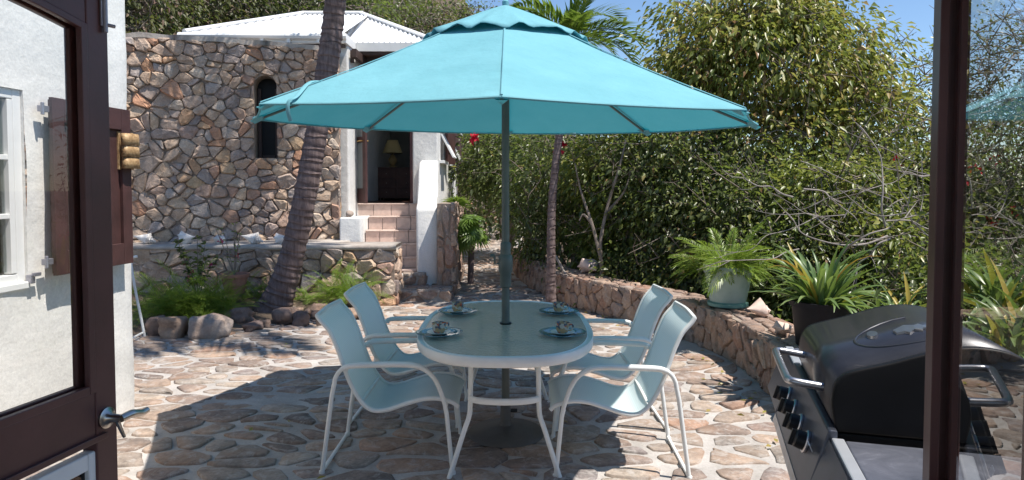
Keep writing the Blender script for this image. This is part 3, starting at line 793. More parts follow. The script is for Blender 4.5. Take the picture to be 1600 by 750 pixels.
# ================================================================ COTTAGE
def cottage():
    root = empty('cottage', (-2.0, 11.2, 1.33), 0, 'white stucco cottage with a corrugated hip roof and open maroon door above tiled steps', 'cottage')
    ox, oy, oz = -2.0, 11.2, 1.33
    def L(p): return (p[0]-ox, p[1]-oy, p[2]-oz)
    YF = 11.2; zfloor = 1.335
    dl = DP(575, 300, YF).x-.33; dr = DP(645, 300, YF).x; wl = DP(556, 300, YF).x-.35; wr = DP(684, 300, YF).x
    top = 3.86; dh = zfloor+2.08
    mb = MB()
    mb.span(L((wl-.1, YF, .3)), L((dl, YF+.22, top))); mb.span(L((dr, YF, .3)), L((wr, YF+.22, top)))
    mb.span(L((dl, YF+.002, dh)), L((dr, YF+.218, top)))
    mb.build('wall', 'stucco2', root, bevel=.02)
    # right hand side wall with two window openings
    xw = wr; y0, y1 = YF+.222, 15.2; wz0, wz1 = 2.05, 3.15
    mb = MB(); ops = [(11.55, 12.25), (13.1, 13.8)]
    ys = [y0]+[v for o_ in ops for v in o_]+[y1]
    for i in range(0, len(ys), 2): mb.span(L((xw-.2, ys[i], .3)), L((xw, ys[i+1], top)))
    for a, b in ops: mb.span(L((xw-.198, a, .3)), L((xw-.002, b, wz0))); mb.span(L((xw-.198, a, wz1)), L((xw-.002, b, top)))
    mb.build('side_wall', 'stucco2', root, bevel=.01)
    for a, b in ops:
        f = MB(); f.box(L((xw+.03, (a+b)/2, wz0-.02)), (.10, b-a+.1, .05)); f.box(L((xw-.03, a+.03, (wz0+wz1)/2)), (.07, .06, wz1-wz0-.01)); f.box(L((xw-.03, b-.03, (wz0+wz1)/2)), (.07, .06, wz1-wz0-.01)); f.box(L((xw-.03, (a+b)/2, wz1-.03)), (.069, b-a-.12, .05))
        wo = f.build('window', 'white', root, bevel=.004)
        for q in range(2):                                # tilted white top hung panes
            z = wz1-.08-q*.52; g = MB(); g.box((0, 0, 0), (.03, b-a-.16, .46)); po = g.build('sash', 'white', wo, bevel=.004); po.location = L((xw+.12, (a+b)/2, z-.24)); po.rotation_euler = (0, R(-28), 0)
        for yy, sg in ((b+.06, 1),):          # maroon shutters folded open
            s_ = MB(); s_.box((0, 0, 0), (.045, .42, wz1-wz0+.06)); s_.box((.026, 0, .35), (.02, .38, .07)); s_.box((.026, 0, -.35), (.02, .38, .07))
            so_ = s_.build('shutter', 'maroon2', root, bevel=.004); so_.location = L((xw+.10, yy+sg*.15, (wz0+wz1)/2)); so_.rotation_euler = (0, 0, -sg*R(14))
    # back, left and inside walls, floor and ceiling of the room seen through the doorway
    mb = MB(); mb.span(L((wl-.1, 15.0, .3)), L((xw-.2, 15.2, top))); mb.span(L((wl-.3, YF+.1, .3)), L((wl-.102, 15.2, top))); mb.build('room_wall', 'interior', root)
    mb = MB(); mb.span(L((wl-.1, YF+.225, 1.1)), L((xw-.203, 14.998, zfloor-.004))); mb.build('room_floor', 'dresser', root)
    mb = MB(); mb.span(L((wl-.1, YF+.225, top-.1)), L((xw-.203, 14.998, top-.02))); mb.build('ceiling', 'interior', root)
    # left volume standing forward, with its pier
    px0 = DP(531, 300, 10.42).x; px1 = DP(546, 300, 10.42).x
    mb = MB(); mb.span(L((-5.6, 11.05, .9)), L((px0-.003, 14.8, 3.80))); mb.build('left_wing_wall', 'stucco2', root)
    mb = MB(); mb.span(L((px0, 10.4, .3)), L((px1, YF-.002, 3.84))); mb.build('pier', 'stucco2', root, bevel=.025)
    # door frame and open leaf with its pane
    fr = MB(); fr.span(L((dl+.0, YF+.05, zfloor)), L((dl+.06, YF+.16, dh))); fr.span(L((dr-.05, YF+.05, zfloor)), L((dr-.0, YF+.16, dh))); fr.span(L((dl+.06, YF+.052, dh-.06)), L((dr-.05, YF+.158, dh-.001)))
    fr.build('door_frame', 'maroon', root, bevel=.004)
    hx = DP(548, 300, YF-.0).x; ex = DP(575, 300, 10.75)
    d = empty('door', L((ex.x-.36, 11.12, zfloor)), math.atan2(-.37, .34))
    d.parent = root
    mb = MB(); wd = .50
    mb.span((0, -.02, 0), (.09, .02, 2.03)); mb.span((wd-.09, -.02, 0), (wd, .02, 2.03)); mb.span((.091, -.019, 0), (wd-.091, .019, .24)); mb.span((.091, -.019, 1.93), (wd-.091, .019, 2.03)); mb.span((.091, -.019, .98), (wd-.091, .019, 1.07))
    mb.build('door_panel', 'maroon2', d, bevel=.003)
    mb = MB(); mb.span((.09, -.004, .24), (wd-.09, .004, .98)); mb.span((.09, -.004, 1.07), (wd-.09, .004, 1.93)); mb.build('pane', glass_mat('frosted_pane', (.4, .42, .42), 1.5, .2, dirt=.55, milk=(.42, .44, .44)), d)
    mb = MB(); mb.tube([(wd-.05, -.02, 1.0), (wd-.05, -.07, 1.0), (wd-.16, -.075, .995)], .009, 8, 3); mb.tube([(wd-.05, .02, 1.0), (wd-.05, .07, 1.0), (wd-.16, .075, .995)], .009, 8, 3); mb.build('handle', simple('brass', (.55, .36, .14), .3, .05, metallic=1), d, smooth=True)
    # roofs: corrugated sheets really folded
    def corr(name, eave_a, eave_b, top_a, top_b, thick=.0):
        """sheet between an eave line and a hip or ridge line; columns follow the slope"""
        A, B, C, D_ = map(Vector, (eave_a, eave_b, top_a, top_b)); W = (B-A).length; e = (B-A).normalized()
        nrm = e.cross((C-A)).normalized()
        if nrm.z < 0: nrm = -nrm
        up = nrm.cross(e).normalized()
        if (C-A).dot(up) < 0: up = -up
        n = int(W/.086*6); V = []; F = []
        def lim(u):
            a_, b_ = ((C-A).dot(e), (C-A).dot(up)), ((D_-A).dot(e), (D_-A).dot(up))
            if u < a_[0]: return b0(u, (0, 0), a_)
            if u > b_[0]: return b0(u, b_, (W, 0))
            return b0(u, a_, b_) if b_[0]-a_[0] > 1e-6 else a_[1]
        def b0(u, p, q): return p[1] if q[0]-p[0] < 1e-9 else p[1]+(q[1]-p[1])*(u-p[0])/(q[0]-p[0])
        for i in range(n+1):
            u = W*i/n; h = .014*math.sin(2*math.pi*u/.086); l = max(.0, lim(u))
            for k in range(4):
                p = A+e*u+up*(-.03+(l+.03)*k/3)+nrm*(h+.02); V.append(L(p))
        for i in range(n):
            for k in range(3): a = i*4+k; F.append((a, a+4, a+5, a+1))
        me = bpy.data.meshes.new(name); me.from_pydata(V, [], F); me.shade_smooth(); me.materials.append(M['roofing']); link(name, me, root)
    ze = 3.9; EL = (-4.95, 10.25, ze); EM = (-2.56, 10.25, ze); RL = (-3.78, 12.3, 4.70); RR = (-3.05, 12.3, 4.70)
    EM2 = (-2.75, 10.9, ze); ER = (-1.22, 10.9, ze); BR = (-1.22, 15.4, ze); BL = (-4.95, 15.4, ze); BK = (-3.05, 13.6, 4.7); BKL = (-3.78, 13.6, 4.7)
    corr('roof_panel', EL, EM, RL, (-2.56, 12.3, 4.70)); corr('roof_panel', EM2, ER, (-3.05+.31, 12.3, 4.70-.0), (-3.05+.31, 12.3, 4.70))
    corr('roof_panel', ER, BR, RR, BK); corr('roof_panel', BR, BL, BK, BKL); corr('roof_panel', BL, EL, BKL, RL)
    mb = MB()
    for a, b in ((RL, (-2.7, 12.3, 4.7)), ((-2.74, 12.3, 4.7), ER), (RL, EL), (BK, BR), (RR, BK)):
        mb.tube([Vector(L(a))+Vector((0, 0, .05)), Vector(L(b))+Vector((0, 0, .05))], .055, 8, flat=.6)
    mb.build('ridge_cap', 'roofing', root, smooth=True)
    mb = MB(); f = .13
    mb.span(L((-4.97, 10.22, ze-f)), L((-2.50, 10.25, ze+.01))); mb.span(L((-2.53, 10.253, ze-f)), L((-2.50, 10.86, ze+.01)))
    mb.span(L((-2.497, 10.86, ze-f)), L((-1.17, 10.89, ze+.01))); mb.span(L((-1.2, 10.893, ze-f)), L((-1.17, 15.4, ze+.01))); mb.span(L((-5.0, 10.22, ze-f)), L((-4.972, 15.4, ze+.01)))
    mb.build('fascia', 'white', root, bevel=.004)
    mb = MB()                                              # gutter with its brackets
    mb.tube([L((-5.0, 10.17, ze-.03)), L((-2.48, 10.17, ze-.05))], .045, 8)
    for x in (-4.7, -4.1, -3.75, -3.35, -2.9): mb.box(L((x, 10.19, ze-.11)), (.05, .07, .06))
    mb.box(L((-3.55, 10.2, ze-.16)), (.16, .06, .06)); mb.box(L((-3.55, 10.2, ze-.23)), (.08, .06, .12))
    mb.build('gutter', 'white', root, smooth=True)
    mb = MB(); mb.span(L((-4.95, 10.26, ze-.17)), L((-2.55, 10.61, ze-.135))); mb.span(L((-2.549, 10.9, ze-.172)), L((-1.2, 11.19, ze-.136)))
    mb.span(L((-4.95, 10.55, ze-.36)), L((-2.47, 10.615, ze-.172))); mb.span(L((-2.468, 10.44, ze-.3)), L((-2.40, 11.18, ze-.174))); mb.span(L((-2.39, 11.12, ze-.27)), L((-1.2, 11.19, ze-.175))); mb.span(L((-1.22, 11.2, ze-.22)), L((-1.198, 15.3, ze-.14)))
    mb.build('eave_board', 'brown', root)
    # curved stucco wing wall beside the steps
    
    YB = 9.75; bx0 = DP(650, 325, YB).x; bx1 = DP(684, 325, YB).x
    prof = [(YB, .05), (YB, 1.24), (YB+.03, 1.30), (YB+.12, 1.34)]
    for i in range(1, 11): t = i/10; prof.append((YB+.12+.9*t, 1.34+.66*(.5-.5*math.cos(math.pi*t))+.04*math.sin(math.pi*t)))
    prof += [(11.0, 2.03), (11.198, 2.04), (11.198, .05)]
    mb = MB(); mb.prism([(y-oy, z-oz) for y, z in prof], 'x', 0, 1)
    for i, v in enumerate(mb.v):
        t = (v[1]+oy-YB)/(11.2-YB); a_ = bx0+(bx0*1.09-bx0)*t; c_ = bx1+(wr+.012-bx1)*t; k = .02*noise.noise(Vector((v[1]*3, v[2]*3, v[0]*5)))
        mb.v[i] = (a_+(c_-a_)*v[0]-ox+k, v[1], v[2])
    mb.build('wing_wall', 'stucco2', root, bevel=.035, seg=3, smooth=True)
    # tiled steps
    edges = [422, 403, 381, 360, 338, 318]; zs = [.387, .54, .729, .919, 1.129, 1.328]; yy = [9.8+.24*i for i in range(6)]
    sx0 = DP(563, 350, 10.2).x-.0; sx1 = bx0-.004; zp = .21
    st = tag(empty('steps', (0, 0, 0)),); st.parent = root
    base = MB(); fr_t = MB(); r = random.Random(9)
    for i in range(6):
        ye = 11.19 if i == 5 else yy[i]+.242
        base.span(L((sx0+.01*(i % 2), yy[i]+.014, .2)), L((sx1-.006, ye+.02 if i < 5 else ye, zs[i]-.022)))
    base.build('step_core', 'mortar', st)
    for i in range(6):
        x = (sx0 if i < 5 else DP(549, 330, 10.7).x)+.004; zb = zp if i == 0 else zs[i-1]; tw = (sx1-x)/4
        for k in range(4):                                 # riser tiles and tread tiles, joints left open
            xa, xb = x+tw*k+.005, x+tw*(k+1)-.005
            a = MB(); a.span(L((xa, yy[i]-.001, zb+.004)), L((xb, yy[i]+.013, zs[i]-.024)), tn=r.random()); a.build('riser_tile', 'tile', st)
            ye = 11.19 if i == 5 else yy[i]+.238
            a = MB(); a.span(L((xa, yy[i]-.018, zs[i]-.02)), L((xb, ye, zs[i])), tn=r.random()); a.build('tread_tile', 'tile', st, bevel=.004)
    mb = MB(); l0 = DP(531, 370, 9.75).x; l0 = DP(530, 360, 9.6).x; mb.span(L((l0, 9.6, .3)), L((DP(564, 360, 9.6).x, 9.79, 1.165))); mb.span(L((l0-.05, 9.792, .3)), L((sx0-.006, 10.38, 1.15))); mb.span(L((DP(549, 330, 10.7).x, 10.31, .3)), L((sx0-.006, 11.18, 1.13))); mb.build('step_side_block', 'stucco2', root, bevel=.03, seg=3, smooth=True)
    # rough stone facing of the footing under the side wall
    r = random.Random(31); fx0 = bx1+.003; fx1 = DP(710, 380, 9.7).x
    mb = MB(); mb.span(L((fx0, 9.62, .0)), L((fx1-.02, 11.4, 1.36))); mb.build('footing', 'wallmortar', root)
    cells = pack(fx0, fx1, .05, 1.38, .10, .30, .016, r, drop=.05)
    lay(cells, lambda x, z, h: L((x, 9.62-h, z)), r, root, 'rimstone', .03, .015, 'stone', 40, weight=lambda q: 100, inset=.8, tilt=.3)
    cells = pack(9.6, 11.4, .05, 1.38, .22, .2, .02, r, drop=.05)
    lay(cells, lambda y, z, h: L((fx1-.02+h, y, z)), r, root, 'rimstone', .03, .015, 'stone', 70, weight=lambda q: 100, inset=.82, tilt=.2)
    return dict(zfloor=zfloor, wl=wl)
CT = cottage()
# things inside the cottage doorway
dres = empty('dresser', (-2.30, 13.6, CT['zfloor']), 0, 'low dark wooden dresser standing inside the cottage doorway', 'dresser')
b = MB(); b.box((0, 0, .42), (.95, .42, .74)); b.box((0, 0, .805), (1.02, .47, .03)); b.build('carcass', 'dresser', dres, bevel=.006)
for q in range(3):
    for s in (-1, 1): d_ = MB(); d_.box((s*.235, -.215, .2+q*.23), (.44, .02, .2)); dd = d_.build('drawer', 'dresser', dres, bevel=.006); k_ = MB(); k_.lathe([(.0, 0), (.012, .0), (.014, .012), (0, .02)], (0, 0, 0), 8); kk = k_.build('knob', 'chrome', dd); kk.location = (s*.235, -.226, .2+q*.23); kk.rotation_euler = (R(90), 0, 0)
for s in (-1, 1):
    for t_ in (-1, 1): l_ = MB(); l_.box((s*.43, t_*.17, .025), (.05, .05, .05)); l_.build('foot', 'dresser', dres)
dres.scale = (.85, .9, .80)
lamp = empty('table_lamp', (-2.40, 13.55, CT['zfloor']+.657), 0, 'table lamp with a cream cone shade on the dresser inside the cottage', 'lamp')
b = MB(); b.lathe([(.0, 0), (.09, 0), (.09, .02), (.05, .05), (.1, .14), (.11, .2), (.06, .29), (.02, .32), (.012, .42), (0, .43)], n=20); b.build('lamp_base', simple('ochre_ceramic', (.34, .24, .10), .35, .1), lamp, smooth=True)
b = MB(); b.lathe([(.25, .36), (.13, .68), (.128, .68), (.247, .36)], n=28); b.build('lamp_shade', 'drapes', lamp, smooth=True)

lamp.scale = (.8, .8, .8)
# rough stone steps at the foot of the tiled steps
def rough_step(px, py, w_, d_, z0, z1, label, seed):
    c = FL(px, py, z0); root = empty('stone_step', (c.x, c.y, 0), 0, label, 'step'); r = random.Random(seed)
    b = MB(); b.span((-w_/2+.02, .02, -.05), (w_/2-.02, d_-.02, z1-.02)); b.build('core', 'mortar', root, bevel=.03)
    cells = pack(-w_/2, w_/2, z0-.02, z1-.02, .2, .14, .02, r)
    lay(cells, lambda x, z, h: (x, .02-h, z), r, root, 'rimstone', .025, .01, 'stone', 30, weight=lambda q: 100, tilt=.2)
    cells = pack(-w_/2, w_/2, .0, d_, .24, .18, .03, r)
    lay(cells, lambda x, y, h: (x, y, z1-.02+h), r, root, 'floorstone', .02, .005, 'cap_stone', 30, weight=lambda q: 100, smooth=True, inset=.92)
    cells = pack(0, d_, z0-.02, z1-.02, .2, .14, .02, r)
    lay(cells, lambda y, z, h: (w_/2-.02+h, y, z), r, root, 'rimstone', .025, .01, 'stone', 30, weight=lambda q: 100, tilt=.2)
rough_step(640, 447, .44, .50, .18, .36, 'upper rough stone step at the foot of the tiled cottage steps', 1)
rough_step(661, 474, .76, .62, .0, .19, 'lower rough stone step lying flat on the patio beside the retaining wall end', 2)
# far rubble wall at the top of the path
def far_wall():
    root = empty('garden_wall', (-.5, 19.5, .4), 0, 'distant low rubble wall of purplish stones at the far end of the stone path', 'garden wall'); r = random.Random(14)
    b = MB(); b.span((-3.5, .02, -.3), (3.2, .5, .78)); b.build('core', 'wallmortar', root)
    cells = pack(-3.5, 3.2, -.1, .85, .26, .2, .03, r)
    lay(cells, lambda x, z, h: (x, .02-h, z), r, root, 'wallstone', .06, .04, 'stone', 130, weight=lambda q: 100, tilt=.3)
far_wall()

# ================================================================ THE HOUSE ON THE LEFT WITH THE OPEN GLAZED DOORS
# side wall plane seen through the left door
WA = Vector((-3.08+.0, 0, 0)); WDIR = Vector((.09, 1, 0)).normalized()
c0 = FL(216, 645); c1 = DP(35, 300, 3.72)
def wpt(s, z, out=0.0):                     # s metres back along the wall from its outer corner, towards the camera
    n_ = Vector((WDIR.y, -WDIR.x, 0)); p = Vector((c0.x, c0.y, 0))-WDIR*s+n_*out; return Vector((p.x, p.y, z))
def main_house():
    root = empty('main_house', (c0.x, c0.y, 0), 0, 'white stucco house in the left foreground with maroon shutters and open glazed doors', 'house')
    O = Vector((c0.x, c0.y, 0))
    # locate the window opening on the wall plane
    def s_at(px):
        d = ray(px, 300); n_ = Vector((WDIR.y, -WDIR.x, 0)); t = (O-Vector((0, 0, 0))).dot(n_)/Vector((d.x, d.y, 0)).dot(n_)
        return -(Vector((d.x*t, d.y*t, 0))-O).dot(WDIR)
    sw = s_at(40); s2 = sw+.80; wz0, wz1 = 1.06, 2.14
    V = []; F = []
    def sheet(s_a, s_b, z_a, z_b):
        nx = max(2, int((s_b-s_a)/.06)); nz = max(2, int((z_b-z_a)/.06)); b0 = len(V)
        for j in range(nz+1):
            for i in range(nx+1):
                s = s_a+(s_b-s_a)*i/nx; z = z_a+(z_b-z_a)*j/nz
                e = .013*noise.noise(Vector((s*1.7, z*1.7, 3)))+.006*noise.noise(Vector((s*5, z*5, 7)))
                rnd = .03*max(0, 1-s/.05) if s < .05 else 0
                p = wpt(s, z, e-rnd); V.append(tuple(p-O))
        for j in range(nz):
            for i in range(nx): k = b0+j*(nx+1)+i; F.append((k, k+1, k+nx+2, k+nx+1))
    sheet(0, sw, -.05, 3.3); sheet(sw, s2, -.05, wz0); sheet(sw, s2, wz1, 3.3); sheet(s2, 4.1, -.05, 3.3)
    # end of the wall, going left, and window reveals
    b0 = len(V); n = 40
    for j in range(n+1):
        z = -.05+3.35*j/n; e = .015*noise.noise(Vector((0, z*1.7, 3)))
        p = wpt(0, z, e-.03); q = p+Vector((-.5, .045, 0)); V += [tuple(p-O), tuple(q-O)]
    for j in range(n): k = b0+j*2; F.append((k, k+1, k+3, k+2))
    for (a, b) in (((sw, wz0), (sw, wz1)), ((sw, wz1), (s2, wz1)), ((s2, wz1), (s2, wz0)), ((s2, wz0), (sw, wz0))):
        k = len(V)
        for s, z in (a, b): V += [tuple(wpt(s, z, .0)-O), tuple(wpt(s, z, -.22)-O)]
        F.append((k, k+1, k+3, k+2))
    me = bpy.data.meshes.new('wall'); me.from_pydata(V, [], F); me.shade_smooth(); me.set_sharp_from_angle(angle=R(50)); me.materials.append(M['stucco']); link('wall', me, root)
    rz = math.atan2(WDIR.y, WDIR.x)
    # room behind the window so that the pane looks into something
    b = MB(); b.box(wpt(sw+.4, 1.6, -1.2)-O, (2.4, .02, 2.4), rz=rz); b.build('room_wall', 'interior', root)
    # casement window
    wn = MB(); wm = s2-sw; fo = empty('window', wpt(sw+wm/2, (wz0+wz1)/2, -.045)-O, rz); fo.parent = root
    H = wz1-wz0; fw = .055
    for sx in (-1, 1): wn.box((sx*(wm/2-fw/2), 0, 0), (fw, .06, H))
    wn.box((0, 0, H/2-fw/2), (wm-2*fw, .058, fw)); wn.box((0, 0, -H/2+fw/2), (wm-2*fw, .058, fw)); wn.box((0, -.005, 0), (.06, .062, H-2*fw))
    wn.build('frame', 'white', fo, bevel=.004)
    gl = MB()
    for sx in (-1, 1):
        cx = sx*(wm/4-.0)
        for q in (-1, 0, 1): pn = MB(); pn.box((cx, .0, q*(H-.11)/3), (wm/2-.14, .006, (H-.11)/3-.03)); pn.build('pane', 'darkglass', fo)
    mt = MB()
    for sx in (-1, 1):
        for q in (-.5, .5): mt.box((sx*wm/4, -.004, q*(H-.11)/3), (wm/2-.085, .045, .028))
        mt.box((sx*(wm/2-.075), -.006, 0), (.035, .05, H-.12))
    mt.build('glazing_bar', 'white', fo, bevel=.003)
    si = MB(); si.box((0, -.035, -H/2-.012), (wm-.01, .05, .04)); si.build('sill', 'white', fo, bevel=.006)
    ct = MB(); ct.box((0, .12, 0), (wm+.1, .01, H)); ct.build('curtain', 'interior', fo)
    h_ = MB(); h_.box((wm/2-.0, -.06, -H/2+.02), (.03, .035, .05)); h_.box((wm/2+.02, -.08, -H/2+.045), (.05, .02, .02)); h_.build('catch', 'galv', fo, bevel=.003)
    # shutter folded back against the wall
    sa, sb = s_at(187), s_at(63)
    so_ = empty('shutter', wpt((sa+sb)/2, 1.60, .065)-O, rz); so_.parent = root
    W_, Hh = sb-sa, 1.03; n = 4; bw = (W_-.04)/n
    for k in range(n):
        p = MB(); p.box((-W_/2+.02+bw*(k+.5), .012, 0), (bw-.006, .026, Hh-.02)); p.build('board', 'maroon2', so_, bevel=.003)
    p = MB(); p.box((-W_/2+.045, -.012, 0), (.09, .024, Hh)); p.box((W_/2-.045, -.012, 0), (.09, .024, Hh)); p.build('stile', 'maroon2', so_, bevel=.003)
    for zz, hh in ((Hh/2-.07, .139), (-Hh/2+.07, .139)):
        p = MB(); p.box((0, -.0122, zz), (W_-.184, .0235, hh)); p.build('rail', 'maroon2', so_, bevel=.003)
    p = MB(); p.box((-.0, -.010, Hh/2-.255), (.20, .02, .045)); p.box((.0, -.010, -.05), (.02, .02, .45)); p.build('latch_block', 'brown', so_, bevel=.003)
    p = MB()
    for k in range(3): p.lathe([(0, 0), (.012, 0), (.009, .008), (0, .01)], (0, 0, 0), 8)
    for zz in (Hh/2-.07, -Hh/2+.085):
        hb = MB(); hb.box((-W_/2-.025, .01, zz), (.06, .03, .035)); hb.tube([(-W_/2-.045, .0, zz-.035), (-W_/2-.045, .0, zz+.035)], .010, 8); hb.build('hinge', 'galv', so_, bevel=.002)
    # door frame in which the camera stands, with an added unseen eave shading the leaves
    LH = DLEFT['hinge']; RH = DRIGHT['hinge']
    fr = MB(); fr.span(Vector((LH[0]-.13, LH[1]-.14, -.02))-O, Vector((LH[0]-.035, LH[1]+.0, 2.32))-O); fr.span(Vector((RH[0]+.06, RH[1]-.14, -.02))-O, Vector((RH[0]+.16, RH[1]+.0, 2.32))-O)
    fr.span(Vector((LH[0]-.13, LH[1]-.13, 2.322))-O, Vector((RH[0]+.16, RH[1]-.01, 2.44))-O); fr.build('door_frame', 'maroon', root, bevel=.004)
    b = MB(); y0, y1 = LH[1]-.25, LH[1]-.15; b.span(Vector((-3.35, y0, -.05))-O, Vector((LH[0]-.135, y1, 3.1))-O); b.span(Vector((RH[0]+.165, y0, -.05))-O, Vector((RH[0]+1.3, y1, 3.1))-O); b.span(Vector((LH[0]-.13, y0+.005, 2.445))-O, Vector((RH[0]+.16, y1-.005, 3.1))-O)
    b.build('front_wall', 'stucco', root, bevel=.006)
    b = MB(); b.span(Vector((-3.0, -1.6, 2.62))-O, Vector((.55, 1.72, 2.70))-O); b.span(Vector((.552, -1.6, 2.622))-O, Vector((1.5, 1.46, 2.70))-O); b.build('shade_eave', 'brown', root)  # added eave out of view, its outline cut to shade the door leaves
    b = MB(); b.span(Vector((-3.0, 1.722, 2.58))-O, Vector((.55, 1.75, 2.74))-O); b.build('fascia', 'white', root)  # front edge of the added shading eave
    b = MB(); b.span(Vector((-3.02, -1.6, 2.705))-O, Vector((.57, 1.79, 2.76))-O); b.build('roof', 'roofing', root)  # top sheet of the same unseen shading eave
    return root, O
# leaf geometry: free edges measured from the photograph
fe = DP(172, 655, 1.74)
ldir = Vector((-.173, -1, 0)).normalized()          # from the free edge back to the hinge
DLEFT = dict(free=(fe.x, fe.y), hinge=(fe.x+ldir.x*.84, fe.y+ldir.y*.84))
DRIGHT = dict(free=(.893, 1.40), dir=Vector((-.385, -.923, 0)).normalized())
DRIGHT['hinge'] = (.893+DRIGHT['dir'].x*.76, 1.40+DRIGHT['dir'].y*.76)
HOUSE, HO = main_house()
def door_leaf(free, d, W_, side, st=.07, zb=.02, handle=True, rail=(.955, 1.085)):
    """leaf drawn with x running from the free edge to the hinge, y = outward face, arched light over a panel"""
    root = empty('door', Vector((free[0], free[1], 0))-HO, math.atan2(d.y, d.x)); root.parent = HOUSE
    H = 2.26; T = .042; z_l0, z_l1 = rail
    b = MB(); b.span((0, -T/2, zb), (st, T/2, H)); b.span((W_-st, -T/2, zb), (W_, T/2, H)); b.build('stile', 'maroon', root, bevel=.004)
    b = MB(); b.span((st, -T/2+.001, z_l0), (W_-st, T/2-.001, z_l1)); b.build('lock_rail', 'maroon', root, bevel=.003)
    b = MB(); b.span((st, -T/2+.001, zb), (W_-st, T/2-.001, .2)); b.build('bottom_rail', 'maroon', root, bevel=.003)
    pts = []; n = 16; x0, x1 = st, W_-st
    for i in range(n+1):
        t = i/n; pts.append((x0+(x1-x0)*t, 2.0+.045*math.sin(math.pi*t)))
    b = MB(); b.prism(pts+[(x1, H), (x0, H)], 'y', -T/2+.001, T/2-.001); b.build('top_rail', 'maroon', root, bevel=.003)
    # stepped moulding round the light
    b = MB()
    for s in (-1, 1):
        yy = s*(T/2-.004)
        b.box((st+.010, yy, (z_l1+2.0)/2), (.02, .016, 2.0-z_l1)); b.box((W_-st-.010, yy, (z_l1+2.0)/2), (.02, .016, 2.0-z_l1)); b.box((W_/2, yy, z_l1+.010), (W_-2*st-.041, .0158, .02))
        for i in range(n): a_, c_ = pts[i], pts[i+1]; b.prism([a_, c_, (c_[0], c_[1]-.018), (a_[0], a_[1]-.018)], 'y', yy-.0078, yy+.0078)
        b.box((W_/2, s*(T/2+.003), z_l0+.012), (W_-2*st+.06, .010, .016))
    b.build('moulding', 'maroon', root, bevel=.002)
    b = MB(); b.prism([(x0, z_l1), (x1, z_l1)]+pts[::-1], 'y', -.002, .002); b.build('pane', 'doorglass', root)
    # white framed lower light
    b = MB(); fz0, fz1 = .22, z_l0-.02; fx0, fx1 = st-.018, W_-st-.012
    b.span((fx0, -.016, fz0), (fx0+.038, .016, fz1)); b.span((fx1-.038, -.016, fz0), (fx1, .016, fz1)); b.span((fx0+.039, -.0155, fz1-.042), (fx1-.039, .0155, fz1)); b.span((fx0+.039, -.0155, fz0), (fx1-.039, .0155, fz0+.04)); b.build('white_frame', 'white', root, bevel=.004)
    b = MB(); b.span((fx0+.036, -.003, fz0+.036), (fx1-.036, .003, fz1-.036)); b.build('lower_pane', glass_mat('dark_lower_pane', (.06, .06, .07), 1.5), root)
    if handle:
        b = MB(); z = 1.01
        for s in (-1, 1):
            y = s*T/2
            b.lathe([(0, 0), (.027, 0), (.027, .006), (.016, .010), (.011, .018), (.010, .045), (0, .045)], (0, 0, 0), 20)
        b = MB()
        for s in (-1, 1):
            r_ = MB(); r_.lathe([(0, 0), (.027, 0), (.027, .006), (.018, .010), (.011, .018), (.010, .046), (0, .046)], n=20)
            for v in r_.v: b.v.append((st*.55+v[0], s*(T/2+v[2]), z+v[1])); b.t.append(.5)
            k = len(b.v)-len(r_.v); b.f += [tuple(k+i for i in f) for f in r_.f]
            b.tube([(st*.55, s*(T/2+.045), z), (.01, s*(T/2+.052), z+.003), (-.02, s*(T/2+.056), z-.004), (-.04, s*(T/2+.058), z-.002)], [.010, .011, .009, .008], 10, 4)
            b.tube([(st*.55, s*(T/2+.03), z), (.03, s*(T/2+.035), z-.03), (.02, s*(T/2+.037), z-.055)], [.007, .005, .004], 8, 3)
        b.box((-.002, 0, z-.0), (.006, .024, .16)); b.build('handle', 'chrome', root, smooth=True)
    if not handle: return
    b = MB(); b.box((.018, side*(T/2+.004), 2.13), (.020, .006, .25)); b.tube([(.018, side*(T/2+.009), 1.99), (.018, side*(T/2+.009), 2.25)], .006, 8); b.tube([(.018, side*(T/2+.009), 2.01), (.0, side*(T/2+.022), 2.008)], .005, 8); b.build('bolt', 'galv', root, bevel=.0015)
door_leaf(DLEFT['free'], ldir, .84, 1)
door_leaf(DRIGHT['free'], DRIGHT['dir'], .76, -1, st=.08, handle=False, rail=(.88, .99))
# copper wall light on the corner
def sconce():
    a = DP(198, 236, 4.52); root = empty('wall_light', a, math.atan2(WDIR.y, WDIR.x), 'hammered copper wall light of three stacked bands on the corner of the white house', 'wall light')
    for k in range(3):
        b = MB(); n = 10; pr = []
        for i in range(n+1):
            t = math.pi*i/n; pr.append((-.075*math.copysign(abs(math.cos(t))**.6, math.cos(t)), -.04*abs(math.sin(t))**.5-.015))
        zc = (1-k)*.078; V = []; 
        for q, (zz, rr) in enumerate(((-.040, 1.06), (.0, 1.0), (.036, .97))):
            for x, y in pr: V.append((x*rr, y*rr, zc+zz))
        for q in range(2):
            for i in range(n): F_ = (q*(n+1)+i, q*(n+1)+i+1, (q+1)*(n+1)+i+1, (q+1)*(n+1)+i); b.f.append(F_)
        b.v = V; b.t = [.5]*len(V); o = b.build('copper_band', 'copper', root, smooth=True); sm = o.modifiers.new('thick', 'SOLIDIFY'); sm.thickness = .003
    b = MB(); b.box((0, .01, 0), (.15, .015, .25)); b.build('back_plate', 'copper', root, bevel=.002)
sconce()
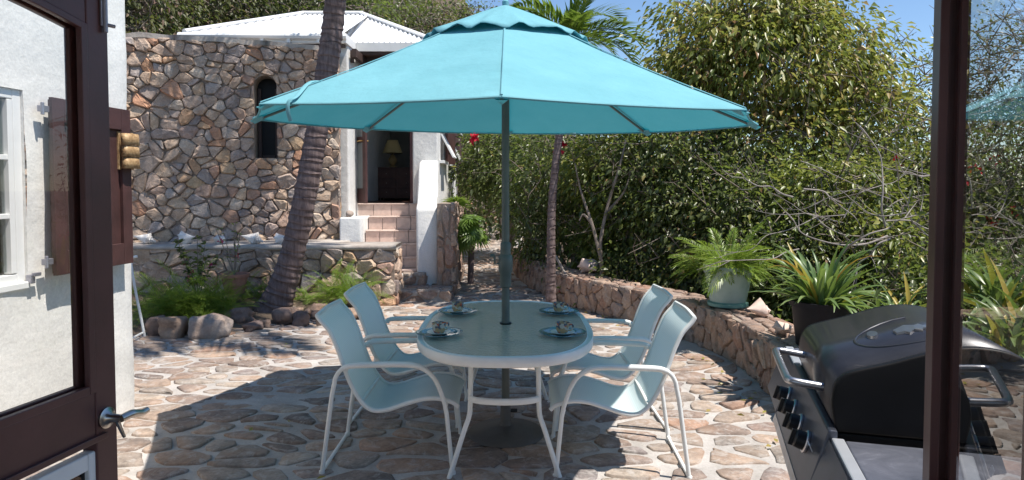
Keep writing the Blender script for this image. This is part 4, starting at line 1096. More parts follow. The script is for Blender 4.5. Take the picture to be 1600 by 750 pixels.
# ================================================================ PARASOL
PX, PY = DP(790, 508, 4.28).x, 4.28
def parasol():
    root = empty('parasol', (PX, PY, 0), 0, 'large open turquoise octagonal parasol standing through the middle of the glass table', 'parasol')
    n = 8; RR = 1.60; tx, ty = -.012, .034            # the canopy leans a little toward the viewer
    def lean(v): return (v[0], v[1], v[2]+v[0]*tx+v[1]*ty)
    def panel_pt(k, s, r, zed, sag, R0):
        a0, a1 = 2*math.pi*k/n, 2*math.pi*(k+1)/n
        p0 = Vector((math.cos(a0), math.sin(a0), 0)); p1 = Vector((math.cos(a1), math.sin(a1), 0))
        q = p0.lerp(p1, s)*r
        return Vector((q.x, q.y, zed-sag*4*s*(1-s)*(r/R0)))
    z0, z1 = 2.60, 2.015
    V = []; F = []; ns, nr = 12, 14
    for k in range(n):
        b0 = len(V)
        for j in range(nr+1):
            t = j/nr; r = .30+(RR-.30)*t
            zz = z0+(z1-z0)*t-.018*math.sin(math.pi*t)
            for i in range(ns+1):
                s = i/ns; p = panel_pt(k, s, r, zz, .008, RR)
                ed = 4*s*(1-s); p = Vector((p.x*(1-.008*ed*t**3), p.y*(1-.008*ed*t**3), p.z))
                p.z += .005*noise.noise(Vector((p.x*3, p.y*3, k)))+.003*math.sin(s*26+k)*t*ed
                V.append(lean(p))
        for j in range(nr):
            for i in range(ns): q = b0+j*(ns+1)+i; F.append((q, q+ns+1, q+ns+2, q+1))
    me = bpy.data.meshes.new('canopy'); me.from_pydata(V, [], F)
    bm = bmesh.new(); bm.from_mesh(me); bmesh.ops.remove_doubles(bm, verts=bm.verts, dist=.0008); bmesh.ops.recalc_face_normals(bm, faces=bm.faces); bm.to_mesh(me); bm.free()
    me.shade_smooth(); me.set_sharp_from_angle(angle=R(14)); me.materials.append(M['canvas']); co = link('canopy', me, root)
    # rolled hem and the seams over the ribs
    b = MB()
    for k in range(n):
        pts = []
        for i in range(13):
            s = i/12; ed = 4*s*(1-s); p = panel_pt(k, s, RR, z1, .008, RR); p = Vector((p.x*(1-.008*ed), p.y*(1-.008*ed), p.z-.004)); pts.append(lean(p))
        b.tube(pts, .006, 5)
        a0 = 2*math.pi*k/n; pts = [lean((math.cos(a0)*(.3+(RR-.3)*i/8), math.sin(a0)*(.3+(RR-.3)*i/8), z0+(z1-z0)*i/8-.018*math.sin(math.pi*i/8)+.005)) for i in range(9)]
        b.tube(pts, .006, 5, flat=.5)
    b.build('hem', 'canvas', co, smooth=True)
    # pockets that take the rib ends
    for k in range(n):
        a0 = 2*math.pi*k/n; u = Vector((math.cos(a0), math.sin(a0), 0)); s_ = Vector((-u.y, u.x, 0)); Z = Vector((0, 0, 1)); e_ = u*RR
        vs = [e_-u*.075+s_*.055+Z*(z1+.012), e_-u*.075-s_*.055+Z*(z1+.012), e_+u*.012-s_*.022+Z*(z1-.018), e_+u*.012+s_*.022+Z*(z1-.018), e_-u*.06+Z*(z1-.012), e_-u*.01+Z*(z1-.035)]
        b = MB(); b.add([lean(v) for v in vs], [(0, 3, 5, 4), (1, 4, 5, 2), (3, 2, 5), (0, 4, 1)]); b.build('rib_pocket', 'canvas', root, smooth=True)
    # wind vent: a loose ruffled cap
    V = []; F = []; ns = 14; nr = 8
    for k in range(n):
        b0 = len(V)
        for j in range(nr+1):
            t = j/nr; r = .005+.53*t
            for i in range(ns+1):
                s = i/ns; ed = 4*s*(1-s)
                p = panel_pt(k, s, r, 2.745-.235*t+.012*math.sin(math.pi*t), 0, .53)
                fl = t**2.5*ed
                p.z += fl*(.018+.008*math.sin(s*19+k*1.7)) - .012*t**4*math.cos(s*4*math.pi)
                V.append(lean(p))
        for j in range(nr):
            for i in range(ns): q = b0+j*(ns+1)+i; F.append((q, q+ns+1, q+ns+2, q+1))
    me = bpy.data.meshes.new('vent_cap'); me.from_pydata(V, [], F); bm = bmesh.new(); bm.from_mesh(me); bmesh.ops.remove_doubles(bm, verts=bm.verts, dist=.0008); bmesh.ops.recalc_face_normals(bm, faces=bm.faces); bm.to_mesh(me); bm.free()
    me.shade_smooth(); me.materials.append(M['canvas']); vo = link('vent_cap', me, root); sm = vo.modifiers.new('thick', 'SOLIDIFY'); sm.thickness = .004
    for k in range(n):
        a0 = 2*math.pi*k/n; c, s = math.cos(a0), math.sin(a0)
        b = MB(); b.tube([lean((c*.04, s*.04, 2.60)), lean((c*(RR-.02), s*(RR-.02), z1-.012))], .009, 6); ro = b.build('rib', 'pole', root, smooth=True)
        b = MB(); b.tube([lean((c*.05, s*.05, 2.20)), lean((c*.86, s*.86, z0+(z1-z0)*.44-.035))], .007, 6); b.build('strut', 'pole', ro, smooth=True)
    b = MB(); b.lathe([(.0, 2.56), (.05, 2.56), (.055, 2.60), (.05, 2.64), (.02, 2.66), (0, 2.66)]); b.lathe([(.022, 2.17), (.055, 2.17), (.055, 2.22), (.022, 2.22)]); b.build('hub', 'pole', root, smooth=True)
    b = MB(); b.lathe([(.0, 2.735), (.020, 2.74), (.022, 2.765), (.008, 2.78), (0, 2.782)], n=14); b.build('finial', 'canvas', root, smooth=True)
    b = MB(); b.tube([(0, 0, .05), (0, 0, 1.02)], .0255, 20); b.build('lower_pole', 'pole', root, smooth=True)
    b = MB(); b.tube([(0, 0, 1.0), (0, 0, 2.62)], .0245, 20); b.build('pole', 'pole', root, smooth=True)
    b = MB(); b.lathe([(.0265, .96), (.036, .965), (.037, 1.05), (.045, 1.06), (.047, 1.13), (.043, 1.16), (.034, 1.17), (.033, 1.24), (.025, 1.25)], n=20); hb = b.build('crank_housing', 'pole', root, smooth=True)
    b = MB(); b.tube([(-.04, -.01, 1.11), (-.068, -.015, 1.11), (-.070, -.02, 1.15), (-.071, -.02, 1.165)], .007, 8); b.tube([(-.071, -.02, 1.165), (-.098, -.03, 1.165)], .009, 8); b.build('crank_handle', 'pole', hb, smooth=True)
    b = MB(); b.lathe([(.0, .0), (.245, 0), (.25, .012), (.235, .03), (.10, .055), (.045, .07), (.034, .09), (.033, .22), (.026, .23)], n=40); b.build('base', 'castbase', root, smooth=True)
    b = MB(); b.tube([(.03, 0, .16), (.075, 0, .16)], .012, 8); b.build('clamp_knob', 'blackplastic', root)
    # tie strap lying over the left of the canopy, its end hanging below the hem
    def sf(r, a, up=.012):
        k = math.floor(a/(2*math.pi/n)); mid = (k+.5)*2*math.pi/n; re = r*math.cos(a-mid)/math.cos(math.pi/n); t = (re-.3)/(RR-.3)
        return lean((math.cos(a)*r, math.sin(a)*r, z0+(z1-z0)*t-.018*math.sin(math.pi*min(1, t))+up))
    for j, (da, dr) in enumerate(((0, 0), (.03, .05))):
        pts = [sf(.93+dr, R(186)+da), sf(1.05+dr*.5, R(200)+da*1.6), sf(1.17, R(212)+da), sf(1.32, R(222)+da*.4, .02), sf(1.50, R(230.5), .012)]
        p = Vector(pts[-1])
        if j == 0: pts += [p+Vector((-.02, -.05, -.03)), p+Vector((-.02, -.06, -.08)), p+Vector((-.01, -.055, -.12))]
        b = MB(); b.tube(catmull(pts, 5), .012, 6, flat=.4); b.build('tie_strap', 'canvas', co, smooth=True)
    return root
parasol()

# ================================================================ TABLE
TCX, TCY = PX-.0, 4.29
def sup(a, b, t, e=2.7):
    c, s = math.cos(t), math.sin(t); return (a*math.copysign(abs(c)**(2/e), c), b*math.copysign(abs(s)**(2/e), s))
def table():
    root = empty('patio_table', (TCX, TCY, 0), 0, 'oval white framed patio table with a hammered glass top, laid for four under the parasol', 'table')
    n = 72; A, B_ = .535, .87; V = []; F = []
    prof = [(-.032, .003), (-.034, -.004), (0, .004), (.004, -.002), (.004, -.046), (-.002, -.052), (-.014, -.052), (-.016, -.012)]
    for i in range(n):
        t = 2*math.pi*i/n; x, y = sup(A, B_, t); x2, y2 = sup(A, B_, t+.001); tx, ty = x2-x, y2-y; l = math.hypot(tx, ty) or 1; nx, ny = ty/l, -tx/l
        for o_, z in prof: V.append((x+nx*o_, y+ny*o_, .72+z))
    m = len(prof)
    for i in range(n):
        for k in range(m): a = i*m+k; b = i*m+(k+1) % m; c = ((i+1) % n)*m+(k+1) % m; d = ((i+1) % n)*m+k; F.append((a, b, c, d))
    me = bpy.data.meshes.new('rim'); me.from_pydata(V, [], F); bm = bmesh.new(); bm.from_mesh(me); bmesh.ops.recalc_face_normals(bm, faces=bm.faces); bm.to_mesh(me); bm.free(); me.shade_smooth(); me.set_sharp_from_angle(angle=R(50)); me.materials.append(M['powder']); link('rim', me, root)
    # glass with its umbrella hole
    V = []; F = []; 
    for z in (.7205, .7155):
        for i in range(n): x, y = sup(A-.030, B_-.030, 2*math.pi*i/n); V.append((x, y, z))
        for i in range(n): t = 2*math.pi*i/n; V.append((.029*math.cos(t), .029*math.sin(t), z))
    for i in range(n):
        j = (i+1) % n; F += [(i, j, n+j, n+i), (2*n+i, 3*n+i, 3*n+j, 2*n+j), (i, 2*n+i, 2*n+j, j), (n+i, n+j, 3*n+j, 3*n+i)]
    me = bpy.data.meshes.new('glass_top'); me.from_pydata(V, [], F); me.materials.append(M['tableglass']); link('glass_top', me, root)
    b = MB(); b.lathe([(.026, .717), (.037, .719), (.038, .729), (.034, .733), (.026, .733)], n=24); b.build('pole_ring', 'blackplastic', root, smooth=True)
    fx, fy = .30, .64
    for sx in (-1, 1):
        for sy in (-1, 1):
            b = MB(); b.tube([(sx*.185, sy*(fy-.02), .675), (sx*.19, sy*(fy-.02), .40), (sx*.197, sy*(fy-.015), .33), (sx*.225, sy*fy, .25), (sx*.305, sy*(fy+.03), .0)], .014, 12, 5)
            b.build('leg', 'powder', root, smooth=True)
    for sy in (-1, 1):
        pts = [(.19*math.sin(t), sy*(fy-.02)+sy*.075*(math.cos(t)), .435-.0*math.cos(t)) for t in [(-math.pi/2)+math.pi*i/12 for i in range(13)]]
        b = MB(); b.tube(pts, .011, 8, flat=1.7); b.build('brace', 'powder', root, smooth=True)
    for pts in ([(-.19, -fy+.02, .66), (-.17, 0, .655), (-.19, fy-.02, .66)], [(.19, -fy+.02, .66), (.17, 0, .655), (.19, fy-.02, .66)]):
        b = MB(); b.tube(pts, .010, 8, 4); b.build('under_rail', 'powder', root, smooth=True)
table()
def place_setting(c, label, seed):
    r = random.Random(seed); root = empty('place_setting', c, r.uniform(0, 6), None, None)
    bpy.data.objects.remove(root)
    p = empty('plate', c, r.uniform(0, 6), label[0], 'plate', 'glass plates on the table')
    b = MB(); b.lathe([(0, .004), (.085, .004), (.1, .008), (.138, .020), (.140, .023), (.137, .024), (.098, .013), (.084, .009), (0, .009)], n=40, wob=.012); b.build('dish', 'plateglass', p, smooth=True)
    b = MB(); b.lathe([(0, 0), (.05, 0), (.055, .004), (0, .004)], n=24); b.build('foot', 'plateglass', p, smooth=True)
    s = empty('saucer', (c[0], c[1], c[2]+.010), 0, label[1], 'saucer', 'saucers under the cups'); b = MB(); b.lathe([(0, 0), (.035, 0), (.07, .012), (.073, .014), (.068, .015), (.036, .005), (0, .005)], n=32); b.build('dish', 'porcelain', s, smooth=True)
    q = empty('cup', (c[0], c[1], c[2]+.0155), r.uniform(-1, 1), label[2], 'cup', 'patterned cups on the table')
    b = MB(); b.lathe([(0, 0), (.026, 0), (.030, .004), (.038, .02), (.042, .055), (.043, .062), (.040, .062), (.038, .054), (.034, .02), (.027, .007), (0, .006)], n=28); b.build('bowl', 'cup', q, smooth=True)
    b = MB(); b.tube([(.038, 0, .05), (.058, 0, .052), (.062, 0, .034), (.052, 0, .018), (.034, 0, .018)], .005, 8, 4); b.build('handle', 'cup', q, smooth=True)
for (px, py), lb, sd_ in (((686, 524), ('near left', 'nearest the front left chair'), 1), ((715, 490), ('far left', 'nearest the rear left chair'), 2), ((879, 524), ('near right', 'nearest the front right chair'), 3), ((873, 490), ('far right', 'nearest the rear right chair'), 4)):
    z = .7225; c = FL(px, py, z); c.z = z
    place_setting(tuple(c), ('blue glass plate at the %s place of the glass table' % lb[0], 'small white saucer %s on the glass table' % lb[1], 'small patterned cup %s on the glass table' % lb[1]), sd_)

# ================================================================ CHAIRS
def make_chair(label):
    """sling chair facing +X, origin on the ground under its middle; profile measured on the near left chair"""
    root = empty('sling_chair', (0, 0, 0), 0, label, 'chair', 'white sling chairs round the glass table')
    P = [(-.375, .885), (-.355, .855), (-.305, .795), (-.262, .70), (-.235, .62), (-.195, .51), (-.150, .425), (-.105, .370), (-.055, .345), (.02, .352), (.12, .385), (.22, .412), (.31, .413), (.385, .390), (.415, .365)]
    hw = .245
    cc = catmull([(x, 0, z) for x, z in P], 5); V = []; F = []; n = 12; m = len(cc)
    d = [0]
    for a, b in zip(cc, cc[1:]): d.append(d[-1]+(b-a).length)
    for i, p in enumerate(cc):
        for k in range(n+1):
            s = k/n*2-1; sag = -.012*(1-s*s)
            t = (cc[min(i+1, m-1)]-cc[max(i-1, 0)]).normalized(); nn = Vector((-t.z, 0, t.x))
            V.append(tuple(Vector((p.x, s*hw, p.z))+nn*sag))
    for i in range(m-1):
        for k in range(n): a = i*(n+1)+k; F.append((a, a+1, a+n+2, a+n+1))
    me = bpy.data.meshes.new('sling'); me.from_pydata(V, [], F); me.shade_smooth(); uv = me.uv_layers.new(name='UVMap')
    for lp in me.loops:
        i, k = divmod(lp.vertex_index, n+1); uv.data[lp.index].uv = (k/n, d[i])
    me.materials.append(M['sling']); so_ = link('sling', me, root); sm = so_.modifiers.new('thick', 'SOLIDIFY'); sm.thickness = .004
    for s in (-1, 1):
        b = MB(); b.tube([(p.x, s*(hw+.006), p.z) for p in cc], .0125, 8); b.build('side_rail', 'powder', root, smooth=True)
        y = s*.288
        arm = [(-.272, .500), (-.262, .545), (-.235, .585), (-.19, .607), (-.12, .613), (.02, .617), (.13, .616), (.20, .605), (.262, .565), (.305, .50), (.340, .40)]
        b = MB(); b.tube([(x, y, z) for x, z in arm], [.0125, .0125, .013, .016, .017, .017, .017, .016, .013, .0125, .0125], 10, 4); b.build('armrest', 'powder', root, smooth=True)
        b = MB(); b.tube([(.340, y, .402), (.352, y, .34), (.385, y, 0)], .0125, 10); b.build('leg', 'powder', root, smooth=True)
        b = MB(); b.tube([(-.272, y, .502), (-.285, y, .44), (-.345, y, 0)], .0125, 10); b.build('leg', 'powder', root, smooth=True)
    for pts, rr_ in (([(-.340, -.287, .022), (-.340, .287, .022)], .011), ([(.346, -.287, .375), (.34, .287, .375)], .010), ([(-.13, -.25, .39), (-.13, .25, .39)], .011)):
        b = MB(); b.tube(pts, rr_, 8); b.build('cross_bar', 'powder', root, smooth=True)
    for s in (-1, 1):
        b = MB(); b.tube([(-.20, s*.287, .585), (-.228, s*.25, .60)], .010, 8); b.build('back_bracket', 'powder', root, smooth=True)
    b = MB(); b.tube([(-.373, -.25, .882), (-.382, 0, .888), (-.373, .25, .882)], .0125, 8, 4); b.build('top_rail', 'powder', root, smooth=True)
    for s in (-1, 1):
        for x in (-.345, .385): b = MB(); b.lathe([(0, 0), (.017, 0), (.016, .02), (0, .022)], (x, s*.288, 0), 10); b.build('foot_cap', 'powder', root, smooth=True)
    return root
C0 = make_chair('white sling chair at the front left of the glass table, nearest the maroon door')
lb = ['white sling chair at the rear left of the table, nearest the leaning palm', 'white sling chair at the front right of the table, nearest the black grill', 'white sling chair at the rear right of the table, nearest the low curved wall']
fl = FL(500, 742); fb = FL(544, 680)
yl = (fl.y+fb.y)/2
xs = [(-.345+DP(500, 742, 3.68).x*0, 0)]
C0.location = (-.715, yl, 0); C0.rotation_euler = (0, 0, R(0))
for (x, y, a), l in zip(((-.735, yl+.74, R(-2)), (.635, yl-.06, R(178)), (.665, yl+.64, R(181))), lb):
    c = copy_tree(C0); c.location = (x, y, 0); c.rotation_euler = (0, 0, a); c['label'] = l

# ================================================================ GRILL
def grill():
    a = R(16); u = Vector((math.sin(a), math.cos(a), 0)); v = Vector((math.cos(a), -math.sin(a), 0))   # u: along its width, v: front to back
    o = Vector((.918, 1.90, 0)); root = empty('gas_grill', o, -a, 'black gas grill with charcoal lid and steel side shelf, standing behind the right hand door', 'grill')
    # local axes: +Y along the width (away from viewer), +X front to back
    prof = [(.012, .895), (.0, .96), (.0, 1.0), (.010, 1.038), (.035, 1.066), (.08, 1.084), (.15, 1.106), (.22, 1.132), (.29, 1.154), (.36, 1.163), (.43, 1.155), (.49, 1.128), (.545, 1.08), (.575, 1.0), (.58, .895)]
    pc = catmull([(x, 0, z) for x, z in prof], 4)
    b = MB(); n = len(pc); ya, yb = .03, .70
    V = []; F = []
    for i, p in enumerate(pc): V += [(p.x, ya-.0, p.z), (p.x, yb, p.z)]
    for i in range(n-1): F.append((2*i, 2*i+2, 2*i+3, 2*i+1))
    me = bpy.data.meshes.new('lid'); me.from_pydata(V, [], F); me.shade_smooth(); me.materials.append(M['lid']); lo = link('lid', me, root); sm = lo.modifiers.new('thick', 'SOLIDIFY'); sm.thickness = .006; sm.offset = -1
    for y0, y1 in ((ya-.022, ya+.004), (yb-.004, yb+.022)):
        b = MB(); b.prism([(p.x*1.0+.0, p.z+.0) for p in pc], 'y', y0, y1); b.build('end_cap', 'blackpaint', root, bevel=.008, seg=3, smooth=True)
    # raised arc pressed in the lid, badge and thermometer
    def on(vx, y, up=.004):
        for p, q in zip(pc, pc[1:]):
            if p.x <= vx <= q.x and q.x > p.x+1e-6: t = (vx-p.x)/(q.x-p.x); return Vector((vx, y, p.z+(q.z-p.z)*t+up))
    pts = [on(.30-.185*math.sin(t), .30-.17*math.cos(t), .001) for t in [math.pi*i/14 for i in range(15)]]
    b = MB(); b.tube(pts, .005, 6, flat=.5); b.build('pressed_arc', 'lid', lo, smooth=True)
    b = MB(); e = [(.17+.014*math.cos(t), .33+.035*math.sin(t)) for t in [2*math.pi*i/16 for i in range(16)]]
    top_ = [on(x, y, .010) for x, y in e]; bot = [on(x, y, .0) for x, y in e]; b.add(top_+bot, [tuple(range(16))]+[(i, 16+i, 16+(i+1) % 16, (i+1) % 16) for i in range(16)]); b.build('thermometer', 'steel', root)
    b = MB(); e = [(.225, .33), (.262, .36), (.285, .335), (.30, .345), (.305, .32), (.325, .315), (.312, .30), (.322, .28), (.298, .285), (.292, .262), (.275, .285), (.255, .255), (.248, .285), (.226, .29)]
    top_ = [on(x, y-.02, .008) for x, y in e]; bot = [on(x, y-.02, .0) for x, y in e]; m = len(e); b.add(top_+bot, [tuple(range(m))]+[(i, m+i, m+(i+1) % m, (i+1) % m) for i in range(m)]); b.build('badge', 'steel', root)
    # lid handle
    b = MB(); b.tube([(.0, .56, .985), (-.075, .56, .995), (-.098, .545, .997), (-.103, .50, .997), (-.103, .22, .997), (-.098, .165, .996), (-.075, .15, .994), (.0, .15, .985)], .0125, 12, 4); b.build('lid_handle', 'steel', root, smooth=True)
    # fire box under the lid
    b = MB(); b.prism([(.018, .70), (.015, .89), (.575, .89), (.55, .70), (.45, .62), (.09, .62)], 'y', .02, .71); b.build('firebox', 'blackpaint', root, bevel=.006)
    b = MB(); b.tube([(.05, .008, .80), (.20, .004, .80), (.30, .004, .885), (.42, .004, .885)], .004, 6); b.build('side_rib', 'blackpaint', root)
    # control panel, leaning forward at the bottom
    b = MB(); b.prism([(-.082, .675), (-.012, .908), (.012, .908), (.012, .66)], 'y', -.02, .76); b.build('control_panel', 'panel', root, bevel=.006)
    b = MB(); b.prism([(-.087, .668), (-.078, .695), (-.074, .693), (-.082, .668)], 'y', -.022, .762); b.build('panel_trim', 'steel', root)
    nrm = Vector((-.23, 0, .07)).normalized()
    for k, y in enumerate((.16, .32, .48, .64)):
        c = Vector((-.0445, y, .805)); r_ = MB(); r_.lathe([(0, 0), (.036, 0), (.036, .006), (.033, .009), (0, .009)], n=20)
        rot = nrm.to_track_quat('Z', 'Y'); 
        kk = r_.build('knob_bezel', 'steel', root, smooth=True); kk.location = c; kk.rotation_mode = 'QUATERNION'; kk.rotation_quaternion = rot
        r_ = MB(); r_.lathe([(0, .009), (.029, .009), (.027, .035), (.022, .040), (0, .040)], n=20); r_.box((0, 0, .044), (.012, .05, .014)); kk = r_.build('knob', 'blackplastic', root, smooth=True, angle=R(30)); kk.location = c; kk.rotation_mode = 'QUATERNION'; kk.rotation_quaternion = rot
    b = MB(); b.box((-.052, .04, .835), (.003, .04, .02), ry=R(-21)); b.build('sticker', 'white', root)
    # side shelves
    for y0, y1, nm in ((-.47, -.02, 'side_shelf'), (.76, 1.12, 'side_shelf')):
        b = MB(); b.span((.03, y0+.002, .862), (.48, y1-.002, .884)); so_ = b.build(nm, 'shelf', root, bevel=.004)
        for xa, xb in ((-.006, .028), (.482, .512)): b = MB(); b.span((xa, y0, .845), (xb, y1, .889)); b.build('shelf_trim', 'alu', so_, bevel=.005)
        b = MB(); b.prism([(-.078, .70), (-.012, .886), (-.008, .84), (-.008, .70)], 'y', y0, y1) if y0 < 0 else b.prism([(-.078, .70), (-.012, .886), (-.008, .84), (-.008, .70)], 'y', y0, y1); b.build('shelf_front', 'panel', so_, bevel=.004)
    # cart below
    for y0 in (.0, .70):
        b = MB(); b.span((.0, y0-.015, .08), (.48, y0+.015, .66)); b.build('side_panel', 'blackpaint', root, bevel=.004)
    for k in range(2): b = MB(); b.span((-.004, .02+k*.34, .12), (.014, .35+k*.34-.01, .65)); dr_ = b.build('door', 'blackpaint', root, bevel=.004); h_ = MB(); h_.tube([(-.004, .29+k*.12, .38), (-.035, .29+k*.12, .40), (-.035, .29+k*.12, .56), (-.004, .29+k*.12, .58)], .007, 8); h_.build('handle', 'steel', dr_)
    b = MB(); b.span((.0, -.01, .06), (.48, .71, .08)); b.build('bottom_shelf', 'blackpaint', root)
    for x in (.04, .44):
        for y in (.03, .67):
            b = MB(); b.tube([(x, y-.012, .03), (x, y+.012, .03)], .03, 14); b.build('castor', 'blackplastic', root)
grill()

# ================================================================ POTS, SHELLS, ROCKS
def fixed(root, me, loc, az, el, roll=0, name=None, s=1):
    o = link(name or me.name, me, root); o.location = loc; aim(o, az, el, roll); o.scale = (s, s, s); return o
pp = FL(1138, 478, WH+.0); pp.y += .02
pot = empty('flower_pot', (pp.x, pp.y, WH+.0), 0, 'big pale green glazed pot standing on the low curved wall', 'flower pot')
b = MB(); b.lathe([(0, .0), (.185, .0), (.195, .008), (.195, .035), (.188, .040), (.170, .042), (.172, .05)], n=40); b.build('saucer', simple('green_saucer', (.15, .30, .27), .5, .12), pot, smooth=True)
b = MB(); b.lathe([(0, .041), (.168, .042), (.176, .06), (.205, .20), (.222, .315), (.224, .325), (.233, .33), (.240, .375), (.244, .39), (.240, .402), (.222, .402), (.218, .36), (0, .355)], n=40); b.build('pot', 'celadon', pot, smooth=True)
ar = empty('areca_palm', (pp.x, pp.y, WH+.355), 0, 'bushy bright green areca palm growing in the pale green pot', 'palm')
r = random.Random(4); fm = [frond_mesh('frond', .62+.09*k, 22, .20, .017, [1.3, 1.0, 1.55, .8][k], 50+k, 'leaf_areca', .006, .35, .35) for k in range(4)]
for k in range(95):
    a = r.uniform(0, 6.283); el = r.uniform(.2, 1.45); s_ = r.uniform(.38, .66)*(1 if el < 1.0 else .95)
    fixed(ar, fm[k % 4], (math.cos(a)*r.uniform(0, .13), math.sin(a)*r.uniform(0, .13), 0), a, el, r.uniform(-.5, .5), 'frond', s_)
for a, el, s_ in ((math.pi+.1, .75, .95), (math.pi-.3, .55, .8), (-.1, .6, .9), (-.3, .45, .75), (1.0, .95, .8), (2.6, .95, .85), (.35, .5, .8)): fixed(ar, fm[0], (0, 0, 0), a, el, r.uniform(-.3, .3), 'frond', s_)

bp = FL(1277, 556, WH); bpl = (DP(1282, 553, 4.95).x, 4.95, WH)
pot2 = empty('flower_pot', bpl, 0, 'plain black plastic pot on the near end of the low wall, just beyond the grill', 'flower pot')
b = MB(); b.lathe([(0, 0), (.165, 0), (.172, .01), (.205, .30), (.222, .302), (.226, .34), (.214, .342), (.20, .31), (0, .30)], n=36); b.build('pot', 'blackpot', pot2, smooth=True)
li = empty('spider_lily', (bpl[0], bpl[1], WH+.30), 0, 'clump of long strap leaved green lily growing in the black pot', 'plant')
sm_ = [strap_mesh(.40+.035*k, .040+.007*(k % 3), .0, [.7, 1.1, 1.5, .45, 1.8][k % 5], 70+k, 'leaf_lily', tn=None if k < 8 else (.97 if k == 8 else 1.0)) for k in range(10)]
for k in range(130):
    a = r.uniform(0, 6.283); el = r.uniform(.25, 1.45); q = 9 if k % 60 == 5 else (8 if k % 60 == 3 else k % 8)
    fixed(li, sm_[q], (math.cos(a)*r.uniform(0, .12), math.sin(a)*r.uniform(0, .12), 0), a, el, r.uniform(-.4, .4), 'leaf', r.uniform(.6, .98)*(1.0 if el > .8 else .9))

def conch(loc, size, rz, label, group='conch shells', m='shell', tilt=.3, seed=1):
    r = random.Random(seed); b = MB(); n = 30; V = []; F = []; m_ = 16
    # body whorl with blunt knobs, tapering spire and siphon, and a flared lip
    prof = [(-.62, .02), (-.5, .08), (-.3, .20), (-.1, .34), (.08, .44), (.16, .40), (.20, .30), (.26, .30), (.30, .20), (.36, .19), (.40, .11), (.46, .10), (.52, .03)]
    n = 22
    for i, (x, rr) in enumerate(prof):
        for k in range(n):
            t = 2*math.pi*k/n; kn = 1+(.35 if i == 4 else (.22 if i in (7, 9) else 0))*max(0, math.cos(t*7+i))**3
            lip = 1+(.45*max(0, math.cos(t-1.0))**6 if 1 < i < 6 else 0)
            V.append((x, rr*kn*lip*math.cos(t), rr*kn*lip*math.sin(t)*.66))
    for i in range(len(prof)-1):
        for k in range(n): F.append((i*n+k, i*n+(k+1) % n, (i+1)*n+(k+1) % n, (i+1)*n+k))
    F += [tuple(range(n))[::-1], tuple((len(prof)-1)*n+k for k in range(n))]
    me_b = MB().add([tuple(c*size for c in v) for v in V], F); o = me_b.build('conch_shell', m, None, smooth=True)
    o.location = (loc[0], loc[1], loc[2]+.26*size); o.rotation_euler = (r.uniform(-.4, .4), tilt, rz); tag(o, label, 'shell', group); return o
ty_ = TY+.16
for px, sz, rz, lbl, sd_ in ((228, .25, .3, 'grey looking conch shell in the shade, leftmost on the retaining wall', 1), (292, .24, 2.8, 'conch shell in the shade, second from the left on the retaining wall', 2), (343, .20, 1.2, 'small white conch shell in the middle of the row on the retaining wall', 3), (396, .26, .2, 'large white conch shell above the terracotta pot on the retaining wall', 4), (441, .22, 2.6, 'white conch shell right beside the palm trunk on the retaining wall', 5)):
    conch((DP(px, 380, ty_).x, ty_, TZ), sz, rz, lbl, 'conch shells on the retaining wall', seed=sd_)
conch((FL(1187, 494, WH).x, FL(1187, 494, WH).y, WH+.005), .21, .2, 'pale conch shell on the low wall right next to the green pot', 'conch shells on the low wall', 'shellpink', .1, 6)
conch((FL(1224, 522, WH).x, FL(1224, 522, WH).y, WH+.005), .15, 1.2, 'small pale conch shell on the low wall beside the black pot', 'conch shells on the low wall', 'shellpink', .1, 7)
conch((FL(922, 424, .45).x, FL(922, 424, .45).y, .44), .30, 1.9, 'pinkish conch shell on the far part of the low wall, behind the table', 'conch shells on the low wall', 'shellpink', -.2, 8)
o = rock('pebble', (DP(546, 336, 9.7).x, 9.7, 1.21), (.15, .12, .10), random.Random(2), 'rock', None, 2, tn=.9); tag(o, 'small pale stone on the white block beside the tiled steps', 'stone')

# bed of soil under the retaining wall, edged by rocks
bed = MB(); V = []; F = []; nx, ny = 40, 10
for j in range(ny+1):
    for i in range(nx+1):
        x = -6+4.1*i/nx; y0 = 7.2+1.03*max(0, (x+3.3)); y = y0+(TY+.03-y0)*j/ny; V.append((x, y, (.015+.20*(j/ny))*(1 if i < nx-2 else .3)+.02*noise.noise(Vector((x*3, y*3, 0)))))
for j in range(ny):
    for i in range(nx): k = j*(nx+1)+i; F.append((k, k+1, k+nx+2, k+nx+1))
me = bpy.data.meshes.new('planting_bed'); me.from_pydata(V, [], F); me.shade_smooth(); me.materials.append(M['earth']); tag(link('planting_bed', me), kind='structure')
RK = [(240, 512, 30, 32, 'tall brown rock at the left end of the bed edging, by the white wall'), (264, 514, 44, 36, 'rounded tan boulder second from the left in the bed edging'), (322, 514, 62, 38, 'largest grey brown boulder in the edging below the ferns'), (374, 497, 46, 30, 'dark boulder just left of the palm foot'), (350, 487, 34, 24, 'dark flat rock behind the largest boulder'), (392, 512, 30, 16, 'low pale flat rock at the foot of the palm'), (411, 489, 30, 16, 'orange tan rock against the palm foot'), (442, 497, 38, 28, 'round tan rock in front of the palm trunk'), (468, 500, 26, 26, 'small brown rock right of the round tan one'), (412, 508, 18, 14, 'tiny grey stone in front of the palm trunk'), (492, 487, 34, 24, 'reddish rock right of the palm at the fern'), (480, 472, 30, 20, 'upright pale rock beside the retaining wall'), (506, 500, 30, 22, 'flat pink rock at the right end of the edging'), (452, 480, 26, 16, 'thin tan stone on top of the rock heap by the palm'), (532, 478, 34, 16, 'low rock under the bright fern at the wall end'), (565, 486, 40, 14, 'flat rock against the corner of the retaining wall')]
r = random.Random(78)
